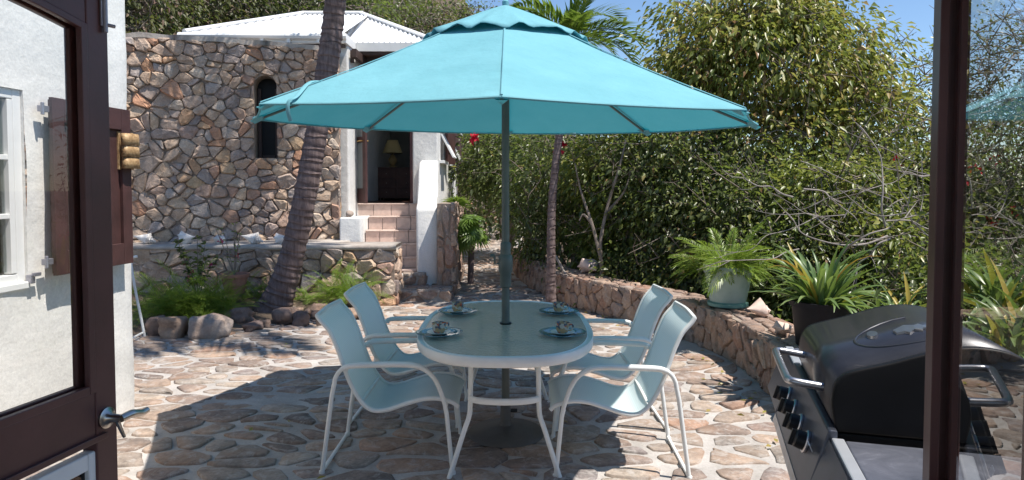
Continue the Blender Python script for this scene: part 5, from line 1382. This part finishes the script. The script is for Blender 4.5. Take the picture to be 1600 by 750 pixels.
for px, py, w_, h_, lbl in RK:
    c = FL(px, py+h_*.42, 0.0); d_ = c.y; sc_ = d_/FPX; rr = rock('boulder', (c.x, c.y+w_*sc_*.30, h_*sc_*.40), (w_*sc_*1.12, w_*sc_*.9, h_*sc_*1.12), r, 'rock', None, 3, rz=r.uniform(-.4, .4)); tag(rr, lbl, 'rock', 'rocks edging the planting bed')
for k in range(26):
    c = FL(r.uniform(400, 575), r.uniform(474, 492), .08); rr = rock('small_rock', (c.x, c.y+.1, .06), (r.uniform(.13, .25), r.uniform(.12, .2), r.uniform(.09, .17)), r, 'rock', None, 2); tag(rr, 'one of the small broken stones heaped between the palm and the wall corner', 'stone', 'small stones heaped by the palm')

tp = DP(367, 458, 8.30); tpot = empty('flower_pot', (tp.x, tp.y, tp.z), 0, 'old terracotta pot with a thin stemmed shrub, standing in the bed left of the palm', 'flower pot')
b = MB(); b.lathe([(0, 0), (.11, 0), (.115, .01), (.155, .20), (.172, .202), (.178, .245), (.166, .248), (.150, .21), (0, .20)], n=32); b.build('pot', 'terracotta', tpot, smooth=True)
def stem_plant(loc, label, stems, seed, lm='leaf_dark', h=.6, leaf=.07, flowers=0, cat='plant', per=5, fm='pinkflower'):
    r = random.Random(seed); rs = np.random.RandomState(seed); root = empty('potted_plant' if 'pot' in label else 'garden_plant', loc, 0, label, cat); b = MB(); P = []; D = []
    for k in range(stems):
        a = r.uniform(0, 6.28); q = r.uniform(.1, .35)*h; pts = [(0, 0, 0), (math.cos(a)*q*.4, math.sin(a)*q*.4, h*.4), (math.cos(a)*q, math.sin(a)*q, h*r.uniform(.7, 1.1))]
        cc = catmull(pts, 5); b.tube(cc, [.008*(1-.6*i/(len(cc)-1)) for i in range(len(cc))], 5)
        for p in cc[4:]:
            for j in range(per): P.append(tuple(p)); D.append((r.uniform(-1, 1), r.uniform(-1, 1), r.uniform(-.2, .7)))
    b.build('stem', 'bark', root, smooth=True)
    P = np.array(P); n = len(P); V, F, T = leaf_arrays(P, np.array(D), np.full(n, leaf), np.full(n, leaf*.4), np.clip(rs.normal(.5, .2, n), 0, 1), rs); fast_mesh('leaves', V, F, T, lm, root)
    if flowers:
        Vs, Fs, Ts = [], [], []; vo = 0
        for i in rs.choice(n, flowers):
            for q in range(7): A_, B_, C_ = leaf_arrays(P[i:i+1]+rs.normal(size=(1, 3))*.01, rs.normal(size=(1, 3))+np.array([[0, -.5, .5]]), np.array([.045]), np.array([.035]), rs.random(1), rs); Vs.append(A_); Fs.append(B_+vo); Ts.append(C_); vo += 4
        fast_mesh('blossom', np.vstack(Vs), np.vstack(Fs), np.concatenate(Ts), fm, root)
    return root
stem_plant((tp.x, tp.y, tp.z+.2), 'thin bare stemmed desert rose in the terracotta pot', 7, 3, 'leaf_fern', .62, .05, 2, per=1)
q = DP(308, 445, 8.3); stem_plant((q.x, q.y, .18), 'dark leafy plant with a few pink flowers left of the terracotta pot', 9, 5, 'leaf_dark', .75, .075, 4, per=5)

# ferns
def fern(loc, label, n, L, seed, tb=.5):
    r = random.Random(seed); root = empty('fern', loc, 0, label, 'fern', 'ferns in the planting bed')
    ms = [frond_mesh('frond', L*(.8+.2*k), 26, L*.16, .006, [1.7, 1.1, .7][k], seed*7+k, 'leaf_fern', .003, .5, .2, .05) for k in range(3)]
    for k in range(n):
        a = r.uniform(0, 6.28); fixed(root, ms[k % 3], (r.uniform(-.2, .2), r.uniform(-.15, .15), 0), a, r.uniform(.15, 1.35), r.uniform(-.8, .8), 'frond', r.uniform(.6, 1.1))
for px, py, lbl, n, L, sd_ in ((245, 492, 'asparagus fern at the far left of the bed by the white wall', 60, .5, 1), (290, 492, 'spreading asparagus fern behind the largest boulder', 75, .55, 2), (332, 488, 'asparagus fern just below the terracotta pot', 60, .45, 3), (535, 466, 'bright green fern in the sun against the retaining wall right of the palm', 85, .42, 4), (402, 466, 'small fern squeezed between the terracotta pot and the palm', 35, .32, 5), (470, 470, 'tiny fern tuft at the right foot of the palm', 25, .22, 6)):
    q = FL(px, py, .12); q = q if q.y < 8.2 else DP(px, py, 8.42); fern((q.x, q.y+.1, max(.14, q.z)), lbl, int(n*1.5), L*1.15, sd_)

# folded white chair seen past the corner of the house
fc = FL(222, 545); fold = empty('folding_chair', (fc.x-.30, fc.y, 0), R(8), 'white folding chair leaning behind the corner of the white house', 'chair')
b = MB(); b.tube([(.12, 0, 0), (.02, .02, .55), (-.02, .05, .82), (.04, .05, .86)], .014, 8, 3); b.tube([(.12, .5, 0), (.02, .52, .55), (-.02, .55, .82), (.04, .55, .86)], .014, 8, 3); b.tube([(.10, 0, .05), (.10, .5, .05)], .012, 8); b.build('leg_frame', 'powder', fold, smooth=True)
b = MB(); b.box((-.02, .27, .62), (.02, .44, .26), ry=R(-8)); b.build('backrest', 'powder', fold, bevel=.005)
b = MB(); b.box((-.05, .27, .34), (.02, .44, .30), ry=R(-8)); b.build('seat', 'powder', fold, bevel=.005)
# ================================================================ PALMS
def palm_trunk(root, pts, r0, r1, ring=.075, n=20, flare=1.6, seed=1):
    cc = catmull(pts, 40); r = random.Random(seed); d = [0]
    for a, b in zip(cc, cc[1:]): d.append(d[-1]+(b-a).length)
    tot = d[-1]; rings = [0]
    while rings[-1] < tot: rings.append(rings[-1]+ring*r.uniform(.75, 1.25))
    P = []; RR_ = []; T = []; j = 0; i = 0
    for a, b in zip(rings, rings[1:]):
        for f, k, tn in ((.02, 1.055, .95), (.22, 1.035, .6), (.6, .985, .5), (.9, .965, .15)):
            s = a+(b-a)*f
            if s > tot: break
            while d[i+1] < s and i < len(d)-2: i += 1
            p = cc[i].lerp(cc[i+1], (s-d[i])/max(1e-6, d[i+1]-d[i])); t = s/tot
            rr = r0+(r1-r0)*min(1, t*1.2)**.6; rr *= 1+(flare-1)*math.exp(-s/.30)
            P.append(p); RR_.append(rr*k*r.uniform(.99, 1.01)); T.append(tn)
    b = MB(); m = len(P); up = None; vs = []
    for i in range(m):
        dd = (P[min(i+1, m-1)]-P[max(i-1, 0)]).normalized(); a = dd.cross(Vector((0, 1, 0))).normalized(); u = a.cross(dd).normalized()
        for k in range(n):
            th = 2*math.pi*k/n; q = P[i]+(a*math.cos(th)+u*math.sin(th))*RR_[i]*(1+.03*noise.noise(Vector((math.cos(th)*1.5, math.sin(th)*1.5, i*.3))))
            q += dd*.018*math.sin(th*1.0+i*.8)+dd*.008*math.sin(3*th+i); vs.append(q); b.t.append(T[i])
    b.v = [tuple(v) for v in vs]
    for i in range(m-1):
        for k in range(n): b.f.append((i*n+k, i*n+(k+1) % n, (i+1)*n+(k+1) % n, (i+1)*n+k))
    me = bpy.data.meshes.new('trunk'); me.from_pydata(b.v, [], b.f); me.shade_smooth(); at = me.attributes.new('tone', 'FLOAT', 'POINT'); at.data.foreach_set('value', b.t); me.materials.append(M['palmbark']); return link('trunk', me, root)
PB = FL(432, 482, .1); Yp = PB.y
def rel(px, py): q = DP(px, py, Yp); return (q.x-PB.x, 0, q.z)
palm = empty('leaning_palm', (PB.x, PB.y, 0), 0, 'tall palm with a ringed grey trunk leaning in front of the stone wall', 'palm')
palm_trunk(palm, [(-.12, .0, -.1), rel(434, 468), rel(456, 400), rel(478, 300), rel(496, 200), rel(512, 100), rel(524, 0), (rel(524, 0)[0]+.28, -.5, 5.4), (rel(524, 0)[0]+.40, -1.25, 6.9)], .150, .118, .085, flare=2.0)
cx, cz = rel(524, 0)[0]+.42, 6.9; r = random.Random(8)
fms = [frond_mesh('frond', 2.6, 60, .75, .045, dr, 200+i, 'leaf_palm', .02, .15, .45) for i, dr in enumerate((1.3, 1.7, .9))]
for k in range(15):
    fixed(palm, fms[k % 3], (cx, -1.25, cz), k*2.4+r.uniform(-.2, .2), r.uniform(-.3, 1.3), r.uniform(-.2, .2), 'frond', r.uniform(.85, 1.1))
# slender palm behind the parasol
Y2 = 9.5; p2 = FL(861, 474, .05); Y2 = p2.y
sp = empty('slender_palm', (p2.x, p2.y, 0), 0, 'slender palm behind the parasol pole, its fronds rising above the canopy', 'palm')
def rel2(px, py): q = DP(px, py, Y2); return (q.x-p2.x, 0, q.z)
palm_trunk(sp, [(0, 0, -.1), rel2(861, 420), rel2(862, 330), rel2(869, 250), rel2(880, 170), rel2(893, 75)], .064, .048, .06, 14, 1.3, 3)
ct = rel2(893, 66); f2 = [frond_mesh('frond', 1.25, 38, .46, .046, dr, 300+i, 'leaf_palm', .012, .5, .3) for i, dr in enumerate((1.0, 1.5, .7))]
for k in range(20): fixed(sp, f2[k % 3], ct, k*2.4, r.uniform(.2, 1.45), r.uniform(-.3, .3), 'frond', r.uniform(.55, .8))
for a, el in ((math.pi-.1, .7), (math.pi+.2, .95), (0, .35), (.1, .75), (math.pi, .35)): fixed(sp, f2[1], ct, a, el, 0, 'frond', .82)
# fan palm beside the cottage
fp = (-.66, 10.6, .3); fan = empty('fan_palm', fp, 0, 'small fan palm hanging its round leaves beside the cottage footing', 'palm')
fmm = [fan_mesh(.42, 26, 1, 'leaf_palm'), fan_mesh(.36, 24, 2, 'leaf_palm')]
tr_ = MB(); tr_.tube([(0, 0, -.3), (.02, 0, .5), (.0, 0, .75)], .05, 10, 4); tr_.build('trunk', 'palmbark', fan, smooth=True)
for px, py, el, az in ((728, 352, -1.0, -1.5), (722, 372, -1.35, -1.7), (742, 362, -.85, -1.1), (714, 318, .55, -1.6), (716, 340, -.6, -1.9), (735, 340, -.2, -.9)):
    q = DP(px, py, 10.35); fixed(fan, fmm[px % 2], tuple(q-Vector(fp)), az, el, r.uniform(-.25, .25), 'fan_leaf', r.uniform(.75, 1.0)); s_ = MB(); s_.tube([(0, 0, .7), tuple((q-Vector(fp))*.5+Vector((0, 0, .45))), tuple(q-Vector(fp))], .007, 5, 4); s_.build('stalk', 'leaf_palm', fan, smooth=True)

# ================================================================ TREES AND SHRUBS
def E(px, py, Y, rx, rz, ry=None):            # crown ellipsoid from a point of the photograph and its distance
    p = DP(px, py, Y); s = Y/FPX; return (p.x, p.y, p.z, rx*s, ry if ry else max(.5, (rx+rz)*.5*s), rz*s)
G = 'shrubs behind the low curved wall'
tree('broadleaf_tree', 'big broadleaf tree with yellowing drooping leaves rising right of the parasol', 'tree', (3.3, 9.7, -.4),
     [E(1180, 100, 9.4, 130, 105, 1.1), E(1260, 110, 9.6, 115, 95, 1.0), E(1335, 200, 9.2, 85, 85, .9), E(1110, 70, 9.8, 85, 90, .9), E(1230, 235, 9.2, 130, 60, .9), E(1190, 10, 9.8, 95, 70, .9), E(1275, 45, 9.8, 55, 45, .7)], 400, 58, .105, .048, 'leaf_yellow', 1, .09, 6, .24, None, hang=.8, bare=260, tonebias=.2)
tree('shrub', 'dark leaved shrub left of the slender palm trunk, behind the parasol pole', 'shrub', (-.1, 13.8, .1), [E(765, 265, 13.4, 55, 45), E(805, 260, 13.2, 70, 70), E(780, 225, 13.6, 60, 40)], 190, 52, .085, .045, 'leaf_dark', 2, .05, 5, .2, G, bare=30)
tree('shrub', 'dark shrub just right of the slender palm trunk with a red flower near its top', 'shrub', (.95, 10.7, .0), [E(880, 270, 10.8, 90, 85), E(850, 330, 10.8, 60, 80), E(900, 400, 10.2, 60, 60)], 230, 56, .075, .04, 'leaf_dark', 3, .035, 7, .17, G, bare=170, twig=.005)
tree('shrub', 'tangled green shrub with forked pale stems behind the rear right chair', 'shrub', (1.75, 9.7, -.1), [E(960, 260, 9.9, 85, 80), E(1000, 350, 9.7, 85, 90), E(950, 380, 9.9, 50, 60)], 230, 50, .09, .045, 'leaf_yellow', 4, .035, 7, .17, G, bare=180, twig=.005, tonebias=-.12)
tree('shrub', 'dense glossy shrub behind the pale green pot', 'shrub', (3.1, 9.0, -.3), [E(1080, 330, 9.0, 100, 90), E(1060, 260, 9.2, 90, 80), E(1130, 420, 8.3, 110, 55, .7), E(1010, 430, 8.9, 70, 40, .5)], 330, 58, .07, .04, 'leaf_dark', 5, .035, 7, .17, G, bare=150, twig=.005, tonebias=.12)
tree('shrub', 'dense dark shrub with bare twigs between the green pot and the black pot', 'shrub', (3.8, 8.3, -.5), [E(1190, 330, 8.4, 110, 85), E(1250, 420, 7.5, 110, 70, .8), E(1180, 430, 7.8, 60, 55, .6)], 300, 56, .065, .038, 'leaf_dark', 6, .035, 7, .16, G, bare=150, twig=.006)
tree('shrub', 'scrambling shrub with yellow green leaves above the black grill', 'shrub', (4.1, 7.6, -.7), [E(1320, 320, 7.6, 110, 80), E(1400, 400, 7.0, 110, 70, .8), E(1330, 440, 7.0, 80, 45, .6), E(1420, 300, 7.8, 80, 70)], 280, 50, .075, .038, 'leaf_yellow', 7, .035, 7, .17, G, bare=180, twig=.006, tonebias=-.1)
tree('shrub', 'low dark shrub filling the slope beyond the grill', 'shrub', (4.6, 6.4, -.9), [E(1450, 480, 6.2, 110, 60, .7), E(1540, 470, 6.0, 120, 60, .7), E(1380, 480, 6.5, 70, 40, .6)], 200, 50, .065, .036, 'leaf_dark', 8, .03, 6, .16, G, bare=60)
tree('bougainvillea', 'straggly bougainvillea with red blossom seen past the right hand door', 'shrub', (4.9, 7.6, -.9), [E(1560, 260, 7.6, 110, 90), E(1500, 350, 7.4, 90, 70), E(1430, 240, 8.0, 60, 60), E(1600, 350, 7.4, 90, 90)], 230, 30, .06, .035, 'leaf_scrub', 9, .04, 7, .2, None, bare=220, flowers=26, twig=.006)
tree('thorn_tree', 'thin crowned tree with bare grey branches against the sky at the far right', 'tree', (6.0, 10.5, -1.0), [E(1580, 110, 10.6, 130, 90), E(1420, 140, 10.8, 60, 70), E(1530, 200, 10.4, 110, 60), E(1440, 210, 10.4, 60, 50)], 220, 22, .06, .03, 'leaf_scrub', 10, .07, 6, .22, None, bare=320, twig=.007, hang=.1)
tree('shrub', 'sunny yellow green shrub at the top of the path by the distant wall', 'shrub', (-.2, 16.5, .3), [E(775, 225, 16.5, 50, 40), E(760, 240, 17, 35, 35)], 90, 46, .10, .05, 'leaf_yellow', 12, .05, 4, .25, G, tonebias=.1)
tree('shrub', 'dry leafless looking bush beside the cottage side wall', 'shrub', (-1.1, 15.6, .3), [E(725, 275, 15.6, 40, 55), E(705, 320, 15.8, 40, 30)], 90, 10, .07, .03, 'leaf_scrub', 13, .05, 6, .25, G, bare=260, twig=.010, tonebias=.4)
tree('background_tree', 'olive tree filling the gap left of the big broadleaf tree', 'tree', (4.2, 15, -.8), [E(1060, 160, 14.5, 50, 50), E(1010, 240, 14.5, 90, 60), E(1140, 230, 14.5, 120, 80), E(940, 260, 14.8, 80, 50)], 200, 34, .12, .05, 'leaf_scrub', 14, .09, 5, .3, None, bare=90, twig=.009)
tree('background_tree', 'rounded tree behind the yellow leaved tree, low on the right against the sky', 'tree', (7.4, 14.5, -1.6), [E(1330, 300, 14.5, 130, 80), E(1460, 320, 14.5, 130, 90), E(1590, 340, 14, 120, 100), E(1220, 330, 14.8, 110, 80)], 300, 44, .11, .05, 'leaf_dark', 15, .1, 6, .3, None, bare=60, twig=.009)
# trees on the hillside behind the cottage
r = random.Random(41)
HT = [(212, -10, 13.5), (255, 5, 15), (300, -20, 17), (345, 10, 15.5), (395, -5, 18), (440, 0, 16.5), (480, -25, 20), (540, 5, 17.5), (585, 25, 19), (650, 45, 20), (700, 30, 22), (740, 45, 25), (235, 40, 17), (430, 45, 21), (610, 0, 26), (280, 60, 20), (560, -30, 25), (350, -60, 24)]
kinds = ['dark evergreen', 'dry brownish', 'olive green']
wh = ['above the left end of the tall stone wall', 'behind the left part of the tall stone wall', 'above the sloping top of the stone wall', 'just left of the white roof', 'over the left slope of the white roof', 'left of the white ridge', 'high above the white ridge', 'right behind the leaning palm trunk', 'above the right slope of the white roof', 'above the right corner of the white roof', 'left of the parasol top', 'nearest the parasol top', 'low behind the stone wall capping', 'low behind the white ridge', 'far up the slope right of the palm trunk', 'second row behind the stone wall', 'on the skyline right of the palm', 'on the skyline over the stone wall']
for k, (px, py, Y) in enumerate(HT):
    q = DP(px, py, Y); gz = ground_z(q.x, Y); thin = px > 560
    kd = (k*2+1) % 3; rx = r.uniform(60, 85); rz = r.uniform(45, 65)
    ez = [E(px, py, Y, rx, rz), E(px+r.uniform(-35, 35), py+r.uniform(30, 60), Y-.4, rx*.9, rz*.8)] if not thin else [E(px, py, Y, rx*.8, rz*.6), E(px+15, py+30, Y-.3, rx*.6, rz*.5)]
    base = (q.x+r.uniform(-.3, .3), Y, gz-.1)
    tree('hillside_tree', '%s tree on the hillside %s' % (kinds[kd], wh[k]), 'tree', base, ez, 80 if thin else 120, 26 if thin else 34, .12, .055, ['leaf_dark', 'leaf_scrub', 'leaf_scrub'][kd], 60+k, .07, 4, .32, 'trees on the hillside', bare=70, twig=.012, tonebias=[-.05, .3, 0][kd])
def scatter_scrub():
    rs = np.random.RandomState(5); n = 26000; X = rs.uniform(-15, 1.5, n); Y = rs.uniform(13, 34, n)
    c = rs.randint(0, 400, n); cx = rs.uniform(-15, 1.0, 400); cy = rs.uniform(15.6, 34, 400)
    P = np.stack([cx[c]+rs.normal(size=n)*.5, cy[c]+rs.normal(size=n)*.5, np.zeros(n)], 1)
    P[:, 2] = [ground_z(x, y)+abs(h) for (x, y), h in zip(P[:, :2], rs.normal(size=n)*.55)]
    V, F, T = leaf_arrays(P, rs.normal(size=(n, 3))+np.array([0, 0, .3]), np.full(n, .22), np.full(n, .1), np.clip(rs.normal(.5, .25, n), 0, 1), rs)
    o = fast_mesh('hillside_scrub', V, F, T, 'leaf_scrub'); tag(o, 'dry green scrub covering the hillside behind the cottage', 'scrub', kind='stuff')
scatter_scrub()
# ground cover beyond the wall
def cover():
    rs = np.random.RandomState(6); n = 30000; P = []
    while len(P) < n:
        y = rs.uniform(3.5, 14); x = rs.uniform(1.5, 9)
        if x > wall_x(y)+.55: P.append((x, y, ground_z(x, y)+abs(rs.normal())*.22))
    P = np.array(P); V, F, T = leaf_arrays(P, rs.normal(size=(n, 3))+np.array([0, 0, .6]), np.full(n, .09), np.full(n, .04), np.clip(rs.normal(.4, .22, n), 0, 1), rs)
    tag(fast_mesh('ground_cover', V, F, T, 'leaf_dark'), 'low leafy ground cover on the slope beyond the curved wall', 'ground cover', kind='stuff')
cover()
# yellow green strap leaved clumps at the right
for k, (px, py, Y, sz, lbl) in enumerate(((1520, 520, 4.6, 1.0, 'clump of strap leaves behind the grill, in front of the shrubs'), (1585, 500, 4.2, 1.0, 'yellowing strap leaf clump at the right edge beyond the door glass'), (1560, 440, 5.2, 1.3, 'tall arching yellow green clump on the slope right of the door'), (1400, 455, 5.6, .8, 'small strap leaf clump over the grill lid'))):
    p = DP(px, py+50, Y); root = empty('lily_clump', p, 0, lbl, 'plant', 'strap leaved clumps beyond the grill')
    for q in range(44):
        a = r.uniform(0, 6.28); fixed(root, sm_[q % 8 if q % 7 else 8], (r.uniform(-.12, .12), r.uniform(-.12, .12), 0), a, r.uniform(.3, 1.4), r.uniform(-.4, .4), 'leaf', r.uniform(.6, 1.0)*sz)
# forked pale stem rising in front of the shrubs, dry branches
def branchy(loc, label, segs, mname='dryroot', name='dead_branch', cat='branch'):
    root = empty(name, loc, 0, label, cat)
    for s_ in segs:
        b = MB(); pts = [Vector(p)-Vector(loc) for p in s_[0]]; cc = catmull(pts, 5); r0 = s_[1]; b.tube(cc, [r0*(1-.7*i/(len(cc)-1)) for i in range(len(cc))], 7); 
        if len(segs) > 10:
            for q in range(3):
                i = random.Random(len(segs)+q+int(s_[1]*1e6)).randrange(3, len(cc)-2); rr_ = random.Random(i*7+q+int(s_[1]*1e6)); dd = (cc[i+1]-cc[i]).normalized(); e = cc[i]
                sd_ = (dd+Vector((rr_.uniform(-.7, .7), rr_.uniform(-.5, .5), rr_.uniform(-.8, .8)))).normalized(); l_ = rr_.uniform(.15, .4)
                b.tube(catmull([e, e+sd_*l_*.5+Vector((0, 0, rr_.uniform(-.04, .04))), e+sd_*l_+Vector((0, 0, rr_.uniform(-.05, .08)))], 3), [r0*.5, r0*.35, r0*.15], 5)
        b.build('limb', mname, root, smooth=True)
Yb = 8.9; L_ = lambda *a: [DP(x, y, Yb+(dy if (dy := (x % 7)*.02) else 0)) for x, y in a]
branchy(tuple(DP(935, 470, Yb)), 'forked pale stems behind the low wall, right of the slender palm', [(L_((930, 480), (940, 430), (938, 380), (950, 320), (968, 260), (978, 220)), .034), (L_((938, 400), (925, 350), (908, 300), (898, 255)), .026), (L_((950, 330), (975, 300), (985, 270)), .022), (L_((925, 350), (912, 335), (905, 345)), .02)], 'bark', 'small_tree', 'tree')
branchy(tuple(DP(800, 450, 11.5)), 'thin crooked stems standing by the path left of the slender palm', [([DP(830, 400, 11.6), DP(828, 360, 11.6), DP(815, 330, 11.5), DP(808, 290, 11.4)], .03), ([DP(838, 400, 11.5), DP(842, 360, 11.5), DP(832, 320, 11.5)], .025), ([DP(850, 400, 11.4), DP(858, 350, 11.4), DP(846, 310, 11.3)], .02)], 'bark', 'small_tree', 'tree')
branchy(tuple(DP(880, 450, 9.0)), 'fallen pale branch leaning on the inside of the low wall behind the table', [([DP(868, 400, 9.3), DP(885, 430, 9.1), DP(905, 455, 8.9), DP(922, 470, 8.7)], .02)])
r = random.Random(12); segs = []
for k in range(40):
    x = r.uniform(1230, 1600); y = r.uniform(250, 430); Yd = r.uniform(5.6, 7.2); n_ = 7; pts = []; an = r.choice((-.2, .2, -.9, 3.0, 3.3, 3.5, 2.7, -1.9))+r.uniform(-.3, .3); 
    for i in range(n_): pts.append(DP(x, y, Yd)); x += math.cos(an)*r.uniform(12, 38); y += math.sin(an)*r.uniform(12, 32); Yd += r.uniform(-.1, .1); an += r.uniform(-.5, .5)
    segs.append((pts, r.uniform(.004, .011)))
branchy((4.2, 6.6, -.6), 'tangle of bare pale grey branches over the shrubs above the grill', segs, 'dryroot', 'dead_shrub', 'dead shrub')
# single bright flowers
def bloom(px, py, Y, label, s=.13):
    p = DP(px, py, Y); rs = np.random.RandomState(px); V, F, T = [], [], []; vo = 0
    for q in range(14): a, b, c = leaf_arrays(rs.normal(size=(1, 3))*.02, rs.normal(size=(1, 3)), np.array([s*.7]), np.array([s*.6]), rs.random(1), rs); V.append(a); F.append(b+vo); T.append(c); vo += 4
    o = fast_mesh('hibiscus_flower', np.vstack(V), np.vstack(F), np.concatenate(T), 'flower'); o.location = p; tag(o, label, 'flower')
bloom(878, 229, 9.1, 'single red hibiscus flower hanging at the top of the slender palm trunk'); bloom(740, 214, 12.2, 'red flower just under the parasol edge, left of the pole', .18); bloom(1083, 540-135, 8.0, 'small orange flower low in the shrub behind the green pot', .04)
# little weeds at the wall foot behind the table
q = FL(880, 470, .05); stem_plant((q.x, q.y, .02), 'small reddish weed at the foot of the slender palm', 6, 9, 'leaf_fern', .28, .05, 2)
# plain sky blue goes on to the horizon; distant sea level below it

# dead leaves blown along the foot of the walls
def litter():
    rs = np.random.RandomState(15); P = []
    while len(P) < 70:
        y = rs.uniform(3.4, 9.0); x = wall_x(y)-abs(rs.normal())*.22-.05 if rs.rand() < .55 else rs.uniform(-3.2, 1.6)
        if y > 7.2 and x < -2: continue
        P.append((x, y, path_z(y)+.022))
    P = np.array(P); n = len(P); d = rs.normal(size=(n, 3)); d[:, 2] = 0
    V, F, T = leaf_arrays(P, d, np.full(n, .055), np.full(n, .026), rs.uniform(.8, 1, n), rs, .3, -.1)
    tag(fast_mesh('fallen_leaves', V, F, T, 'leaf_yellow'), 'dry fallen leaves scattered over the patio paving', 'leaf litter', kind='stuff')
litter()
